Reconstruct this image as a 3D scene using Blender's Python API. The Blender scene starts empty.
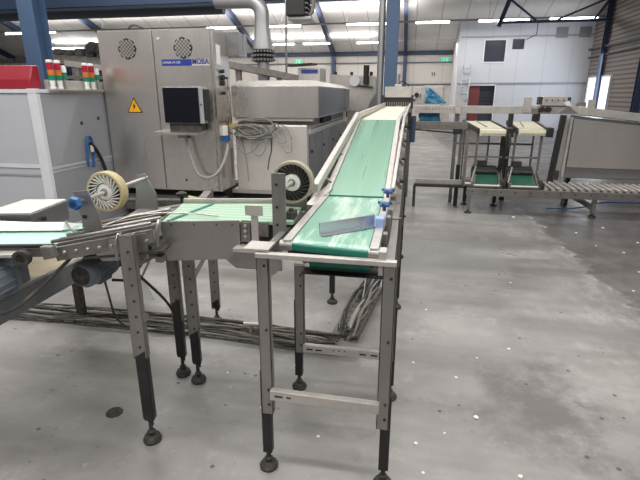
import bpy, bmesh, math, random
from mathutils import Vector, Matrix
R = random.Random(7)
S = bpy.context.scene
COL = S.collection
pi = math.pi

# ------------------------------------------------------------------ materials
def lin(c):
    c /= 255.0
    return c / 12.92 if c <= 0.04045 else ((c + 0.055) / 1.055) ** 2.4
def rgb(r, g, b): return (lin(r), lin(g), lin(b), 1.0)
MATS = {}
def mat(name, col, rough=0.5, metal=0.0, var=0.0, scale=6.0, stretch=(1, 1, 1), bump=0.0, bscale=40.0,
        emit=None, estr=0.0, dirt=None, dirt_amt=0.0, dirt_scale=9.0, spec=None, alpha=1.0, trans=0.0):
    m = bpy.data.materials.new(name); m.use_nodes = True
    nt = m.node_tree; N = nt.nodes; L = nt.links
    b = N['Principled BSDF']
    b.inputs['Base Color'].default_value = col
    b.inputs['Roughness'].default_value = rough
    b.inputs['Metallic'].default_value = metal
    b.inputs['Alpha'].default_value = alpha
    if trans: b.inputs['Transmission Weight'].default_value = trans
    if spec is not None: b.inputs['Specular IOR Level'].default_value = spec
    tc = N.new('ShaderNodeTexCoord'); mp = N.new('ShaderNodeMapping')
    mp.inputs['Scale'].default_value = stretch
    L.new(tc.outputs['Object'], mp.inputs['Vector'])
    no = N.new('ShaderNodeTexNoise'); no.inputs['Scale'].default_value = scale; no.inputs['Detail'].default_value = 5
    L.new(mp.outputs['Vector'], no.inputs['Vector'])
    last = None
    if var > 0:
        mx = N.new('ShaderNodeMix'); mx.data_type = 'RGBA'
        mx.inputs['A'].default_value = tuple(max(0, c * (1 - var)) for c in col[:3]) + (1,)
        mx.inputs['B'].default_value = tuple(min(1, c * (1 + var)) for c in col[:3]) + (1,)
        L.new(no.outputs['Fac'], mx.inputs['Factor']); last = mx.outputs['Result']
        mr = N.new('ShaderNodeMapRange')
        mr.inputs['To Min'].default_value = max(0.02, rough - 0.12); mr.inputs['To Max'].default_value = min(1, rough + 0.12)
        L.new(no.outputs['Fac'], mr.inputs['Value']); L.new(mr.outputs['Result'], b.inputs['Roughness'])
    if dirt is not None:
        n2 = N.new('ShaderNodeTexNoise'); n2.inputs['Scale'].default_value = dirt_scale; n2.inputs['Detail'].default_value = 8
        n2.inputs['Roughness'].default_value = 0.7
        L.new(mp.outputs['Vector'], n2.inputs['Vector'])
        rp = N.new('ShaderNodeMapRange'); rp.inputs['From Min'].default_value = 0.48; rp.inputs['From Max'].default_value = 0.68
        rp.inputs['To Max'].default_value = dirt_amt
        L.new(n2.outputs['Fac'], rp.inputs['Value'])
        m2 = N.new('ShaderNodeMix'); m2.data_type = 'RGBA'
        m2.inputs['A'].default_value = col
        if last: L.new(last, m2.inputs['A'])
        m2.inputs['B'].default_value = dirt
        L.new(rp.outputs['Result'], m2.inputs['Factor']); last = m2.outputs['Result']
    if last: L.new(last, b.inputs['Base Color'])
    if bump > 0:
        n3 = N.new('ShaderNodeTexNoise'); n3.inputs['Scale'].default_value = bscale
        L.new(mp.outputs['Vector'], n3.inputs['Vector'])
        bp = N.new('ShaderNodeBump'); bp.inputs['Strength'].default_value = bump; bp.inputs['Distance'].default_value = 0.01
        L.new(n3.outputs['Fac'], bp.inputs['Height']); L.new(bp.outputs['Normal'], b.inputs['Normal'])
    if emit:
        b.inputs['Emission Color'].default_value = emit; b.inputs['Emission Strength'].default_value = estr
    MATS[name] = m
    return m

steel = mat('stainless_steel', rgb(160, 157, 155), 0.36, 0.85, 0.10, 3, (1, 1, 1), 0.04, 60, dirt=rgb(120, 112, 104), dirt_amt=0.25, dirt_scale=5)
steel_b = mat('brushed_stainless_sheet', rgb(216, 211, 206), 0.30, 0.95, 0.08, 2.0, (1, 1, 0.25), 0.03, 30, dirt=rgb(160, 154, 148), dirt_amt=0.25, dirt_scale=2.5)
steel_side = mat('grained_stainless_side', rgb(150, 150, 152), 0.30, 0.9, 0.12, 3, (1, 1, 0.1), 0.03, 30)
steel_w = mat('matt_stainless_rail', rgb(192, 188, 183), 0.42, 0.55, 0.08, 5, dirt=rgb(130, 120, 110), dirt_amt=0.3, dirt_scale=12)
steel_d = mat('dirty_steel', rgb(132, 128, 124), 0.5, 0.6, 0.22, 7, (1, 1, 1), 0.15, 60, dirt=rgb(70, 64, 58), dirt_amt=0.6, dirt_scale=14)
steel_leg = mat('dull_steel_leg', rgb(142, 139, 136), 0.40, 0.7, 0.15, 6, (1, 1, .3), 0.05, 60, dirt=rgb(95, 88, 80), dirt_amt=0.4, dirt_scale=10)
alu = mat('polished_aluminium', rgb(196, 200, 208), 0.3, 0.9, 0.05)
black_leg = mat('black_painted_steel', rgb(30, 29, 29), 0.42, 0.1, 0.25, 12, dirt=rgb(70, 66, 62), dirt_amt=0.3)
rubber = mat('black_rubber', rgb(30, 30, 31), 0.6, 0, 0.2, 20)
rubber_d = mat('dusty_rubber', rgb(48, 46, 44), 0.75, 0, 0.3, 30, dirt=rgb(110, 104, 96), dirt_amt=0.4, dirt_scale=30)
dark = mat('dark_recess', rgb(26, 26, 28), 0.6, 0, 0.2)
green = mat('green_pvc_belt', rgb(96, 142, 118), 0.30, 0, 0.04, 2, (9, .2, 1), 0, dirt=rgb(120, 160, 138), dirt_amt=0.5, dirt_scale=2.5)
green_n = mat('pale_sheen_green_belt', rgb(124, 166, 148), 0.2, 0, 0.08, 3, (5, .6, 1), 0, dirt=rgb(206, 222, 208), dirt_amt=0.9, dirt_scale=2.6)  # whitish dirt tint paints the belt's bright reflection into its colour
green_e = mat('dark_green_belt_edge', rgb(20, 104, 88), 0.4, 0, 0.1)
green_t = mat('tray_green_belt', rgb(38, 88, 72), 0.4, 0, 0.15, 8)
mint = mat('mint_belt', rgb(160, 200, 186), 0.35, 0, 0.1, 3, (.5, 8, 1))
white_p = mat('white_plastic', rgb(232, 234, 232), 0.4, 0, 0.03)
cream = mat('cream_belt', rgb(226, 222, 198), 0.45, 0, 0.05, 4, dirt=rgb(200, 196, 172), dirt_amt=0.3)
tan = mat('dusty_tan_belt', rgb(172, 162, 138), 0.6, 0, 0.15, 6, dirt=rgb(120, 112, 96), dirt_amt=0.5)
tyre = mat('cream_foam_tread', rgb(170, 158, 122), 0.7, 0, 0.12, 14)
white_hub = mat('white_hub_plastic', rgb(214, 212, 206), 0.45, 0, 0.05)
bluep = mat('blue_plastic', rgb(40, 92, 150), 0.35, 0, 0.1)
bluek = mat('blue_lever_plastic', rgb(44, 82, 132), 0.35, 0, 0.1)
peri = mat('periwinkle_plastic', rgb(146, 166, 214), 0.4, 0, 0.04)
motor_m = mat('blue_grey_motor_paint', rgb(108, 116, 126), 0.45, 0, 0.12, 6, (1, 1, 1), 0.05, dirt=rgb(130, 126, 122), dirt_amt=0.35)
beamblue = mat('dusty_blue_grey_beam', rgb(112, 116, 120), 0.5, 0.2, 0.15, 6, dirt=rgb(150, 142, 130), dirt_amt=0.5)
blue_st = mat('blue_painted_steel', rgb(74, 97, 128), 0.5, 0, 0.08)
navy_st = mat('navy_painted_steel', rgb(48, 60, 88), 0.5, 0, 0.06)
galv = mat('galvanised_duct', rgb(158, 158, 160), 0.42, 0.6, 0.1, 3, (1, 1, .3))
gduct = mat('dark_grey_pipe', rgb(92, 96, 104), 0.5, 0.2, 0.1)
grey_pnl = mat('light_grey_sheet', rgb(176, 178, 184), 0.5, 0, 0.04, 2)
grey_pnl2 = mat('mid_grey_sheet', rgb(150, 152, 158), 0.45, 0.1, 0.06, 2)
seam_m = mat('pale_grey_trim', rgb(205, 206, 210), 0.5, 0, 0.03)
redm = mat('red_cover', rgb(150, 34, 50), 0.35, 0, 0.05)
sig_r = mat('signal_red', rgb(170, 30, 56), 0.3, 0, 0.03)
sig_a = mat('signal_amber', rgb(206, 120, 40), 0.3, 0, 0.03)
sig_g = mat('signal_green', rgb(20, 130, 100), 0.3, 0, 0.03)
screen_m = mat('black_glass_screen', rgb(14, 16, 26), 0.12, 0, 0)
bezel_m = mat('grey_bezel', rgb(170, 170, 172), 0.4, 0.3, 0.03)
sign_b = mat('sign_blue', rgb(42, 62, 150), 0.4, 0, 0.02)
sign_w = mat('sign_white', rgb(225, 226, 232), 0.4, 0, 0)
yellow = mat('warning_yellow', rgb(240, 176, 30), 0.45, 0, 0.02)
blackp = mat('black_print', rgb(24, 22, 22), 0.5, 0, 0)
cable_g = mat('grey_cable', rgb(150, 150, 147), 0.5, 0, 0.1)
cable_d = mat('dark_cable', rgb(54, 52, 50), 0.55, 0, 0.25, 30, dirt=rgb(120, 112, 100), dirt_amt=0.4)
cable_l = mat('dusty_cable', rgb(124, 116, 106), 0.6, 0, 0.2, 30)
exit_m = mat('exit_sign_green', rgb(20, 160, 120), 0.4, emit=rgb(20, 190, 140), estr=0.9)
tube_m = mat('lit_tube', rgb(255, 255, 255), 0.4, emit=(1, 0.985, 0.96, 1), estr=11.0)
film_m = mat('blue_plastic_film', rgb(70, 130, 164), 0.25, 0, 0.25, 8, (1, 1, 1), 0.4, 12)
win_d = mat('dark_window_glass', rgb(62, 66, 76), 0.15, 0, 0.05)
win_g = mat('grey_louvre', rgb(138, 140, 148), 0.5, 0, 0.05)
daylight = mat('daylit_glazing', rgb(225, 235, 245), 0.3, emit=(0.86, 0.94, 1.0, 1), estr=1.0)
red_in = mat('dark_red_door_leaf', rgb(116, 56, 58), 0.5, 0, 0.1)
white_tr = mat('white_frame_paint', rgb(220, 222, 226), 0.5, 0, 0.02)
shell_m = mat('eggshell_white', rgb(232, 228, 218), 0.6, 0, 0.03)
label_m = mat('white_label', rgb(226, 226, 222), 0.5, 0, 0.02)

def wall_mat(name, col, axis, period, line=0.86, width=0.03, rough=0.55, var=0.05, metal=0.0, amp=None):
    """panelled sheet: a dark joint every period metres along an object axis"""
    m = mat(name, col, rough, metal, var, 0.5)
    nt = m.node_tree; N = nt.nodes; L = nt.links; b = N['Principled BSDF']
    tc = N.new('ShaderNodeTexCoord'); sp = N.new('ShaderNodeSeparateXYZ'); L.new(tc.outputs['Object'], sp.inputs[0])
    d = N.new('ShaderNodeMath'); d.operation = 'DIVIDE'; d.inputs[1].default_value = period
    L.new(sp.outputs[axis], d.inputs[0])
    fr = N.new('ShaderNodeMath'); fr.operation = 'FRACT'; L.new(d.outputs[0], fr.inputs[0])
    lt = N.new('ShaderNodeMath'); lt.operation = 'LESS_THAN'; lt.inputs[1].default_value = width; L.new(fr.outputs[0], lt.inputs[0])
    mx = N.new('ShaderNodeMix'); mx.data_type = 'RGBA'
    src = b.inputs['Base Color'].links[0].from_socket if b.inputs['Base Color'].links else None
    if src: L.new(src, mx.inputs['A'])
    else: mx.inputs['A'].default_value = col
    mx.inputs['B'].default_value = tuple(c * line for c in col[:3]) + (1,)
    L.new(lt.outputs[0], mx.inputs['Factor']); L.new(mx.outputs['Result'], b.inputs['Base Color'])
    return m
green_s = wall_mat('striped_pale_green_belt', rgb(160, 190, 166), 1, .05, .74, .42, .34)
roof_m = wall_mat('white_roof_sheet', rgb(226, 223, 220), 0, 1.1, 0.62, 0.04)
backwall_m = wall_mat('cream_wall_panel', rgb(190, 185, 180), 0, 1.5, 0.7, 0.02)
office_m = wall_mat('blue_white_wall_panel', rgb(196, 199, 207), 0, 1.15, 0.84, 0.03)
clad_m = wall_mat('brown_ribbed_cladding', rgb(142, 132, 125), 2, 0.165, 0.42, 0.36)

def floor_material():
    m = bpy.data.materials.new('worn_concrete'); m.use_nodes = True
    nt = m.node_tree; N = nt.nodes; L = nt.links; b = N['Principled BSDF']
    tc = N.new('ShaderNodeTexCoord')
    def noise(scale, detail=6, stretch=(1, 1, 1), rough=0.6):
        mp = N.new('ShaderNodeMapping'); mp.inputs['Scale'].default_value = stretch
        L.new(tc.outputs['Object'], mp.inputs['Vector'])
        n = N.new('ShaderNodeTexNoise'); n.inputs['Scale'].default_value = scale; n.inputs['Detail'].default_value = detail
        n.inputs['Roughness'].default_value = rough
        L.new(mp.outputs['Vector'], n.inputs['Vector']); return n.outputs['Fac']
    def mrange(v, a, c, lo=0.0, hi=1.0):
        r = N.new('ShaderNodeMapRange'); r.inputs['From Min'].default_value = a; r.inputs['From Max'].default_value = c
        r.inputs['To Min'].default_value = lo; r.inputs['To Max'].default_value = hi
        L.new(v, r.inputs['Value']); return r.outputs['Result']
    def mix(a, c, f, mode='MIX'):
        x = N.new('ShaderNodeMix'); x.data_type = 'RGBA'; x.blend_type = mode
        for s, k in ((a, 'A'), (c, 'B')):
            if isinstance(s, tuple): x.inputs[k].default_value = s
            else: L.new(s, x.inputs[k])
        if isinstance(f, float): x.inputs['Factor'].default_value = f
        else: L.new(f, x.inputs['Factor'])
        return x.outputs['Result']
    def math_(op, a, c=None):
        x = N.new('ShaderNodeMath'); x.operation = op
        for i, s in enumerate((a, c)):
            if s is None: continue
            if isinstance(s, (int, float)): x.inputs[i].default_value = s
            else: L.new(s, x.inputs[i])
        return x.outputs[0]
    base = mix(rgb(122, 119, 117), rgb(162, 159, 157), mrange(noise(0.9, 8), 0.35, 0.65))
    base = mix(base, rgb(196, 193, 188), mrange(noise(2.6, 9, (1, 1, 1), 0.75), 0.54, 0.74, 0, 0.5))
    # noise bands across the hall, conveyor shadow streaks put into the floor colour
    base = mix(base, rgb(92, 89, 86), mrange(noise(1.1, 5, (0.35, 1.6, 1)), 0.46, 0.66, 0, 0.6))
    base = mix(base, rgb(100, 96, 92), mrange(noise(3.5, 8, (1, 1, 1), 0.7), 0.60, 0.72, 0, 0.5))
    # dark worn coating on the right side of the aisle
    sp = N.new('ShaderNodeSeparateXYZ'); L.new(tc.outputs['Object'], sp.inputs[0])
    edge = math_('ADD', sp.outputs[0], math_('MULTIPLY', math_('SUBTRACT', noise(3.2, 9, (1, 1, 1), 0.78), 0.5), 0.75))
    edge = math_('ADD', edge, math_('MULTIPLY', sp.outputs[1], 0.055))
    wear = math_('MULTIPLY', mrange(edge, 1.15, 1.85), mrange(noise(2.4, 9, (1.3, .6, 1), .75), .44, .58))
    base = mix(base, rgb(108, 104, 101), math_('MULTIPLY', wear, .75))
    dk = mix(rgb(74, 70, 70), rgb(106, 102, 100), mrange(noise(2.6, 9, (1, 1, 1), .7), 0.35, 0.65))
    rim = mrange(edge, 1.94, 2.0, 0, 1)
    base = mix(base, rgb(188, 184, 178), math_('MULTIPLY', rim, mrange(noise(5, 8, (1, 1, 1), .7), .52, .62)))
    base = mix(base, dk, mrange(edge, 2.00, 2.06, 0, 0.92))
    # dark mottled stain left by the edge
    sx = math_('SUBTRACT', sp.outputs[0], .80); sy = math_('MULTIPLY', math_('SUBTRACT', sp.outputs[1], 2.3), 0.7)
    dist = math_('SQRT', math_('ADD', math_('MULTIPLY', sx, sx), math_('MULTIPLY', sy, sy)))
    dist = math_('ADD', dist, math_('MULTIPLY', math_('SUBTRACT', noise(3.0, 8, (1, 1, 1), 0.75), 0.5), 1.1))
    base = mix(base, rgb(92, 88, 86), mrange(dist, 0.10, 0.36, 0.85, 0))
    # smoother repaired patch in the aisle
    px_ = math_('ABSOLUTE', math_('SUBTRACT', sp.outputs[0], .48)); py_ = math_('ABSOLUTE', math_('SUBTRACT', sp.outputs[1], 4.75))
    patch = math_('MULTIPLY', mrange(px_, .50, .56, 1, 0), mrange(py_, .52, .56, 1, 0))
    base = mix(base, rgb(138, 138, 135), math_('MULTIPLY', patch, 0.6))
    # scuffs and scratches
    base = mix(base, rgb(206, 203, 198), mrange(noise(9, 10, (1.6, .7, 1), 0.8), 0.62, 0.70, 0, 0.6))
    base = mix(base, rgb(70, 66, 63), mrange(noise(14, 6, (1, 1, 1), 0.7), 0.65, 0.70, 0, 0.7))
    # black drops
    vo = N.new('ShaderNodeTexVoronoi'); vo.inputs['Scale'].default_value = 9.0
    L.new(tc.outputs['Object'], vo.inputs['Vector'])
    drop = mrange(vo.outputs['Distance'], 0.08, 0.12, 1, 0)
    drop = math_('MULTIPLY', drop, mrange(noise(1.3, 2), 0.50, 0.54))
    base = mix(base, rgb(62, 58, 55), math_('MULTIPLY', drop, 0.85))
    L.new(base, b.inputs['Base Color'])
    rgh = mrange(noise(1.5, 6), 0.3, 0.7, 0.26, 0.5)
    L.new(rgh, b.inputs['Roughness'])
    bp = N.new('ShaderNodeBump'); bp.inputs['Strength'].default_value = 0.12; bp.inputs['Distance'].default_value = 0.01
    L.new(noise(18, 6), bp.inputs['Height']); L.new(bp.outputs['Normal'], b.inputs['Normal'])
    return m
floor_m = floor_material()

# ------------------------------------------------------------------ mesh builder
class MB:
    def __init__(s, M=None): s.bm = bmesh.new(); s.M = M or Matrix.Identity(4); s.sm = []
    def v(s, p): return s.bm.verts.new(s.M @ Vector(p))
    def hexa(s, P):
        vs = [s.v(p) for p in P]
        for f in ((3, 2, 1, 0), (4, 5, 6, 7), (0, 1, 5, 4), (1, 2, 6, 5), (2, 3, 7, 6), (3, 0, 4, 7)): s.bm.faces.new([vs[i] for i in f])
        return s
    def box(s, x0, x1, y0, y1, z0, z1):
        return s.hexa([(x0, y0, z0), (x1, y0, z0), (x1, y1, z0), (x0, y1, z0), (x0, y0, z1), (x1, y0, z1), (x1, y1, z1), (x0, y1, z1)])
    def bar(s, a, b, w, h, up=(0, 0, 1)):
        a = Vector(a); b = Vector(b); d = (b - a).normalized(); u = Vector(up)
        if abs(d.dot(u)) > 0.99: u = Vector((0, 1, 0))
        r = d.cross(u).normalized() * w / 2; q = r.cross(d).normalized() * h / 2
        return s.hexa([a - r - q, a + r - q, b + r - q, b - r - q, a - r + q, a + r + q, b + r + q, b - r + q])
    def prism(s, pts, vec):
        a = [s.v(p) for p in pts]; vec = Vector(vec); b = [s.v(Vector(p) + vec) for p in pts]; n = len(a)
        s.bm.faces.new(a[::-1]); s.bm.faces.new(b)
        for i in range(n): s.bm.faces.new((a[i], a[(i + 1) % n], b[(i + 1) % n], b[i]))
        return s
    def rings(s, rings, closed=False, cap=True, smooth=True):
        V = [[s.v(p) for p in r] for r in rings]; n = len(V[0]); k = len(V)
        for i in range(k if closed else k - 1):
            A = V[i]; B = V[(i + 1) % k]
            for j in range(n):
                f = s.bm.faces.new((A[j], A[(j + 1) % n], B[(j + 1) % n], B[j])); f.smooth = smooth
        if cap and not closed: s.bm.faces.new(V[0][::-1]); s.bm.faces.new(V[-1])
        return s
    def cyl(s, a, b, r0, r1=None, n=20):
        a = Vector(a); b = Vector(b); r1 = r0 if r1 is None else r1; d = (b - a).normalized()
        u = d.orthogonal().normalized(); w = d.cross(u)
        mk = lambda c, r: [c + (u * math.cos(2 * pi * i / n) + w * math.sin(2 * pi * i / n)) * r for i in range(n)]
        return s.rings([mk(a, r0), mk(b, r1)])
    def lathe(s, a, d, prof, n=32, closed=False):
        """prof: (distance along d, radius)"""
        a = Vector(a); d = Vector(d).normalized(); u = d.orthogonal().normalized(); w = d.cross(u)
        return s.rings([[a + d * t + (u * math.cos(2 * pi * i / n) + w * math.sin(2 * pi * i / n)) * r for i in range(n)] for t, r in prof], closed=closed)
    def tube(s, pts, r, n=7, sub=0):
        P = [Vector(p) for p in pts]
        for _ in range(sub):
            Q = [P[0]]
            for i in range(len(P) - 1): Q += [P[i] * .75 + P[i + 1] * .25, P[i] * .25 + P[i + 1] * .75]
            P = Q + [P[-1]]
        rr = []; u = None
        for i, p in enumerate(P):
            d = (P[min(i + 1, len(P) - 1)] - P[max(i - 1, 0)])
            if d.length < 1e-7: d = Vector((0, 0, 1))
            d.normalize()
            if u is None: u = d.orthogonal().normalized()
            else:
                u = u - d * u.dot(d)
                u = d.orthogonal().normalized() if u.length < 1e-5 else u.normalized()
            w = d.cross(u)
            rr.append([p + (u * math.cos(2 * pi * j / n) + w * math.sin(2 * pi * j / n)) * r for j in range(n)])
        return s.rings(rr)
    def build(s, name, m, parent=None, bevel=0.0, label=None, kind=None):
        bmesh.ops.recalc_face_normals(s.bm, faces=s.bm.faces)
        for e in s.bm.edges:
            if len(e.link_faces) == 2 and e.calc_face_angle(0) > 0.65: e.smooth = False
        me = bpy.data.meshes.new(name); s.bm.to_mesh(me); s.bm.free(); me.materials.append(m)
        o = bpy.data.objects.new(name, me); COL.objects.link(o)
        if bevel:
            md = o.modifiers.new('Bevel', 'BEVEL'); md.width = bevel; md.segments = 2; md.limit_method = 'ANGLE'; md.angle_limit = 0.6
        if parent is not None:
            o.parent = parent
            if parent.type == 'EMPTY': o.matrix_parent_inverse = Matrix.Translation(-Vector(parent.location))
        if label: o['label'] = label
        if kind: o['kind'] = kind
        return o
def pieces(mb, name, m, parent, bevel=0.0):
    """every separate piece of mb becomes an object of its own"""
    mb.bm.verts.ensure_lookup_table(); seen = set(); out = []
    for v0 in mb.bm.verts:
        if v0 in seen: continue
        st = [v0]; seen.add(v0); grp = []
        while st:
            v = st.pop(); grp.append(v)
            for e in v.link_edges:
                w = e.other_vert(v)
                if w not in seen: seen.add(w); st.append(w)
        n = MB(); mp = {v: n.bm.verts.new(v.co) for v in grp}
        for f in {f for v in grp for f in v.link_faces}:
            g = n.bm.faces.new([mp[v] for v in f.verts]); g.smooth = f.smooth
        out.append(n.build(name, m, parent, bevel))
    mb.bm.free(); return out
def box(x0, x1, y0, y1, z0, z1): return MB().box(x0, x1, y0, y1, z0, z1)
def thing(name, label, cat, loc, group=None):
    o = bpy.data.objects.new(name, None); COL.objects.link(o); o.location = loc; o.empty_display_size = 0.1
    o['label'] = label; o['category'] = cat
    if group: o['group'] = group
    return o
def tag(o, label, cat, group=None):
    o['label'] = label; o['category'] = cat
    if group: o['group'] = group
    return o
def struct(o): o['kind'] = 'structure'; return o
def dup(root, delta, label, group=None):
    r = root.copy(); COL.objects.link(r); r.location = Vector(root.location) + Vector(delta); r['label'] = label
    if group: r['group'] = group
    for ch in list(root.children):
        c = ch.copy(); COL.objects.link(c); c.parent = r; c.matrix_parent_inverse = ch.matrix_parent_inverse.copy()
        for g in list(ch.children):
            d = g.copy(); COL.objects.link(d); d.parent = c; d.matrix_parent_inverse = g.matrix_parent_inverse.copy()
    return r
def text_mesh(txt, size, M, name, m, parent, ext=0.001, bold=0.0, width=None):
    cu = bpy.data.curves.new(name, 'FONT'); cu.body = txt; cu.size = size; cu.extrude = ext; cu.offset = bold
    ob = bpy.data.objects.new(name + '_curve', cu); COL.objects.link(ob)
    bpy.context.view_layer.update()
    me = bpy.data.meshes.new_from_object(ob.evaluated_get(bpy.context.evaluated_depsgraph_get()))
    bpy.data.objects.remove(ob); bpy.data.curves.remove(cu)
    xs = [v.co.x for v in me.vertices]
    if width: me.transform(Matrix.Diagonal((width / (max(xs) - min(xs)), 1, 1, 1)) @ Matrix.Translation((-min(xs), 0, 0)))
    me.transform(M); me.materials.clear(); me.materials.append(m); me.name = name
    o = bpy.data.objects.new(name, me); COL.objects.link(o); o.parent = parent
    if parent.type == 'EMPTY': o.matrix_parent_inverse = Matrix.Translation(-Vector(parent.location))
    return o
FACE = Matrix.Rotation(pi / 2, 4, 'X')          # text standing up, facing the camera side
def at(x, y, z): return Matrix.Translation((x, y, z)) @ FACE

# ------------------------------------------------------------------ the setting
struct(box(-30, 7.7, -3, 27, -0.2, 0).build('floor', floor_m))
struct(box(-30, 7.9, 27, 27.2, 0, 3.95).build('wall_back', backwall_m))
struct(box(7.7, 7.9, 12, 27, 0, 6.2).build('wall_right', clad_m))
RS = 0.34; EZ = 3.80
def roof(y): return EZ + RS * (27 - y)
rb = MB().prism([(-30, 27.2, EZ - .06), (-30, 17.5, roof(17.5)), (-30, 17.5, roof(17.5) + .15), (-30, 27.2, EZ + .1)], (37.9, 0, 0))
rb.prism([(-30, 17.5, roof(17.5)), (-30, 9, 4.1), (-30, 9, 4.25), (-30, 17.5, roof(17.5) + .15)], (37.9, 0, 0))
struct(rb.build('ceiling', roof_m))
# white office block inside the hall: front wall with its openings
ow = MB()
X0, X1, YW = 2.06, 7.7, 24.0
ops = [(1.0 + 1.62, 3.80, 0, 2.03), (2.64 - .84, 2.64, 3.12, 4.0)]
def wall_with_holes(mb, x0, x1, z0, z1, y0, y1, holes):
    xs = sorted({x0, x1} | {h[0] for h in holes} | {h[1] for h in holes}); zs = sorted({z0, z1} | {h[2] for h in holes} | {h[3] for h in holes})
    for i in range(len(xs) - 1):
        for j in range(len(zs) - 1):
            cx = (xs[i] + xs[i + 1]) / 2; cz = (zs[j] + zs[j + 1]) / 2
            if any(h[0] < cx < h[1] and h[2] < cz < h[3] for h in holes): continue
            mb.box(xs[i], xs[i + 1], y0, y1, zs[j], zs[j + 1])
holes = [(2.62, 3.78, 0.0, 2.02), (3.16, 4.06, 3.06, 3.98), (4.35, 4.86, 3.58, 4.02)]
wall_with_holes(ow, X0, X1, 0, 4.80, YW, YW + .15, holes)
ow.box(X0, X0 + .15, YW + .15, 27, 0, 3.8)
struct(ow.build('wall_office', office_m))
def window(n, x0, x1, z0, z1, glass, frame=True):
    w = struct(box(x0, x1, YW + .05, YW + .09, z0, z1).build('window_%d' % n, glass))
    if frame:
        f = MB()
        for a in ((x0 - .05, x0, z0 - .05, z1 + .05), (x1, x1 + .05, z0 - .05, z1 + .05), (x0, x1, z0 - .05, z0), (x0, x1, z1, z1 + .05)):
            f.box(a[0], a[1], YW - .03, YW + .05, a[2], a[3])
        f.build('window_frame', white_tr, w)
    return w
window(1, 3.16, 4.06, 3.06, 3.98, win_d); window(2, 4.35, 4.86, 3.58, 4.02, win_d, False)
for n, (a, b) in enumerate(((6.13, 6.62), (7.08, 7.56))):
    w = struct(box(a, b, YW - .03, YW, 4.03, 4.46).build('window_%d' % (n + 3), win_g))
    lv = MB()
    for k in range(9): lv.bar((a + .02, YW - .045, 4.06 + k * .046), (b - .02, YW - .045, 4.06 + k * .046), .03, .012)
    lv.build('louvre', grey_pnl2, w)
d1 = struct(box(2.62, 3.78, YW + .1, YW + .14, 0, 2.02).build('door_1', win_d))
f = MB().box(2.57, 2.62, YW - .04, YW + .1, 0, 2.07).box(3.78, 3.83, YW - .04, YW + .1, 0, 2.07).box(2.62, 3.78, YW - .04, YW + .1, 2.02, 2.07)
f.build('door_frame', white_tr, d1)
box(2.64, 3.12, YW + .04, YW + .10, 0, 2.0).build('door_leaf', red_in, d1)
gl = MB()
for k in range(6): gl.box(3.2, 3.74, YW + .06, YW + .1, 1.02 + k * .16, 1.04 + k * .16)
gl.build('glazing_bar', rubber, d1)
struct(box(X0, X1, YW - .05, YW, 2.10, 2.15).build('trim_1', grey_pnl2))
struct(box(X0, X1, YW - .05, YW, 4.10, 4.16).build('trim_2', grey_pnl2))
struct(box(X0 - .06, X0, YW - .06, 27, 0, 4.82).build('trim_3', seam_m))
# far wall: dark rails, doors and panel joints
struct(box(-24, X0, 26.90, 27, 3.62, 3.82).build('trim_4', navy_st))
struct(box(-24, X0, 26.93, 27, 3.22, 3.28).build('trim_5', gduct))
struct(box(-.3, X0, 26.93, 27, 2.12, 2.18).build('trim_6', gduct))
d2 = struct(box(.62, 1.62, 26.92, 27, 0, 2.1).build('door_2', wall_mat('door_sheet', rgb(190, 180, 172), 0, 1, .8)))
box(1.56, 1.60, 26.88, 26.92, 1.0, 1.12).build('door_handle', rubber, d2)
nm = MB().box(.98, 1.02, 26.975, 27, 2.55, 2.75).box(1.10, 1.14, 26.975, 27, 2.55, 2.75).box(.95, .98, 26.975, 27, 2.68, 2.72).box(1.07, 1.10, 26.975, 27, 2.68, 2.72)
struct(nm.build('trim_7', blackp))
# daylit windows in the right wall
for n, (a, b) in enumerate(((22.55, 23.6), (21.2, 22.15))):
    w = struct(box(7.66, 7.69, a, b, .9, 2.3).build('window_%d' % (n + 5), daylight))
    MB().box(7.62, 7.7, a - .06, a, .85, 2.35).box(7.62, 7.7, b, b + .06, .85, 2.35).box(7.62, 7.7, a, b, 2.3, 2.36).box(7.62, 7.7, a, b, .84, .9).build('window_frame', white_tr, w)

# ------------------------------------------------------------------ steelwork
def hbeam(mb, a, b, w, h, t=0.016, up=(0, 1, 0)):
    a = Vector(a); b = Vector(b); d = (b - a).normalized(); u = Vector(up)
    r = d.cross(u).normalized(); q = r.cross(d).normalized()
    mb.bar(a + q * h / 2, b + q * h / 2, w, t * 1.4, u); mb.bar(a - q * h / 2, b - q * h / 2, w, t * 1.4, u); mb.bar(a, b, t, h, u)
    return mb
def column(x, y, z1, w, h, m, label, r=0):
    t = thing('steel_column', label, 'column', (x, y, 0))
    hbeam(MB(), (x, y, 0.02), (x, y, z1), w, h, up=(0, 1, 0) if not r else (1, 0, 0)).build('shaft', m, t)
    box(x - w * .55, x + w * .55, y - h * .75, y + h * .75, 0, .02).build('base_plate', m, t)
    return t
column(-6.54, 7.8, 4.2, .30, .30, blue_st, 'thick blue steel column standing behind the red cover at left')
column(-.40, 9, 4.0, .22, .24, blue_st, 'blue steel column behind the head of the tall belt conveyor')
tag(MB().tube([(-.585, 8.95, 0), (-.585, 8.95, 4.0)], .06, 12).build('downpipe', galv), 'grey vertical pipe beside the blue column behind the conveyor head', 'pipe')
column(7.57, 22.2, 6, .15, .17, navy_st, 'dark blue column between the two bright windows of the ribbed wall')
column(7.55, 18.4, 6, .18, .2, navy_st, 'dark blue column on the ribbed wall at the right picture edge')
t = thing('roof_girder', 'blue steel girder running overhead along the top left', 'girder', (-5, 9, 3.2))
hbeam(MB(), (-16, 9, 3.41), (.2, 9, 3.41), .26, .40, up=(0, 0, 1)).build('web', blue_st, t)
box(-16, .2, 8.87, 9.13, 3.205, 3.235).build('bottom_flange', blue_st, t)
rx = [-.45, -4.3, -8.45, -12.3, -16.1, -20.6, -24.2]
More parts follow.
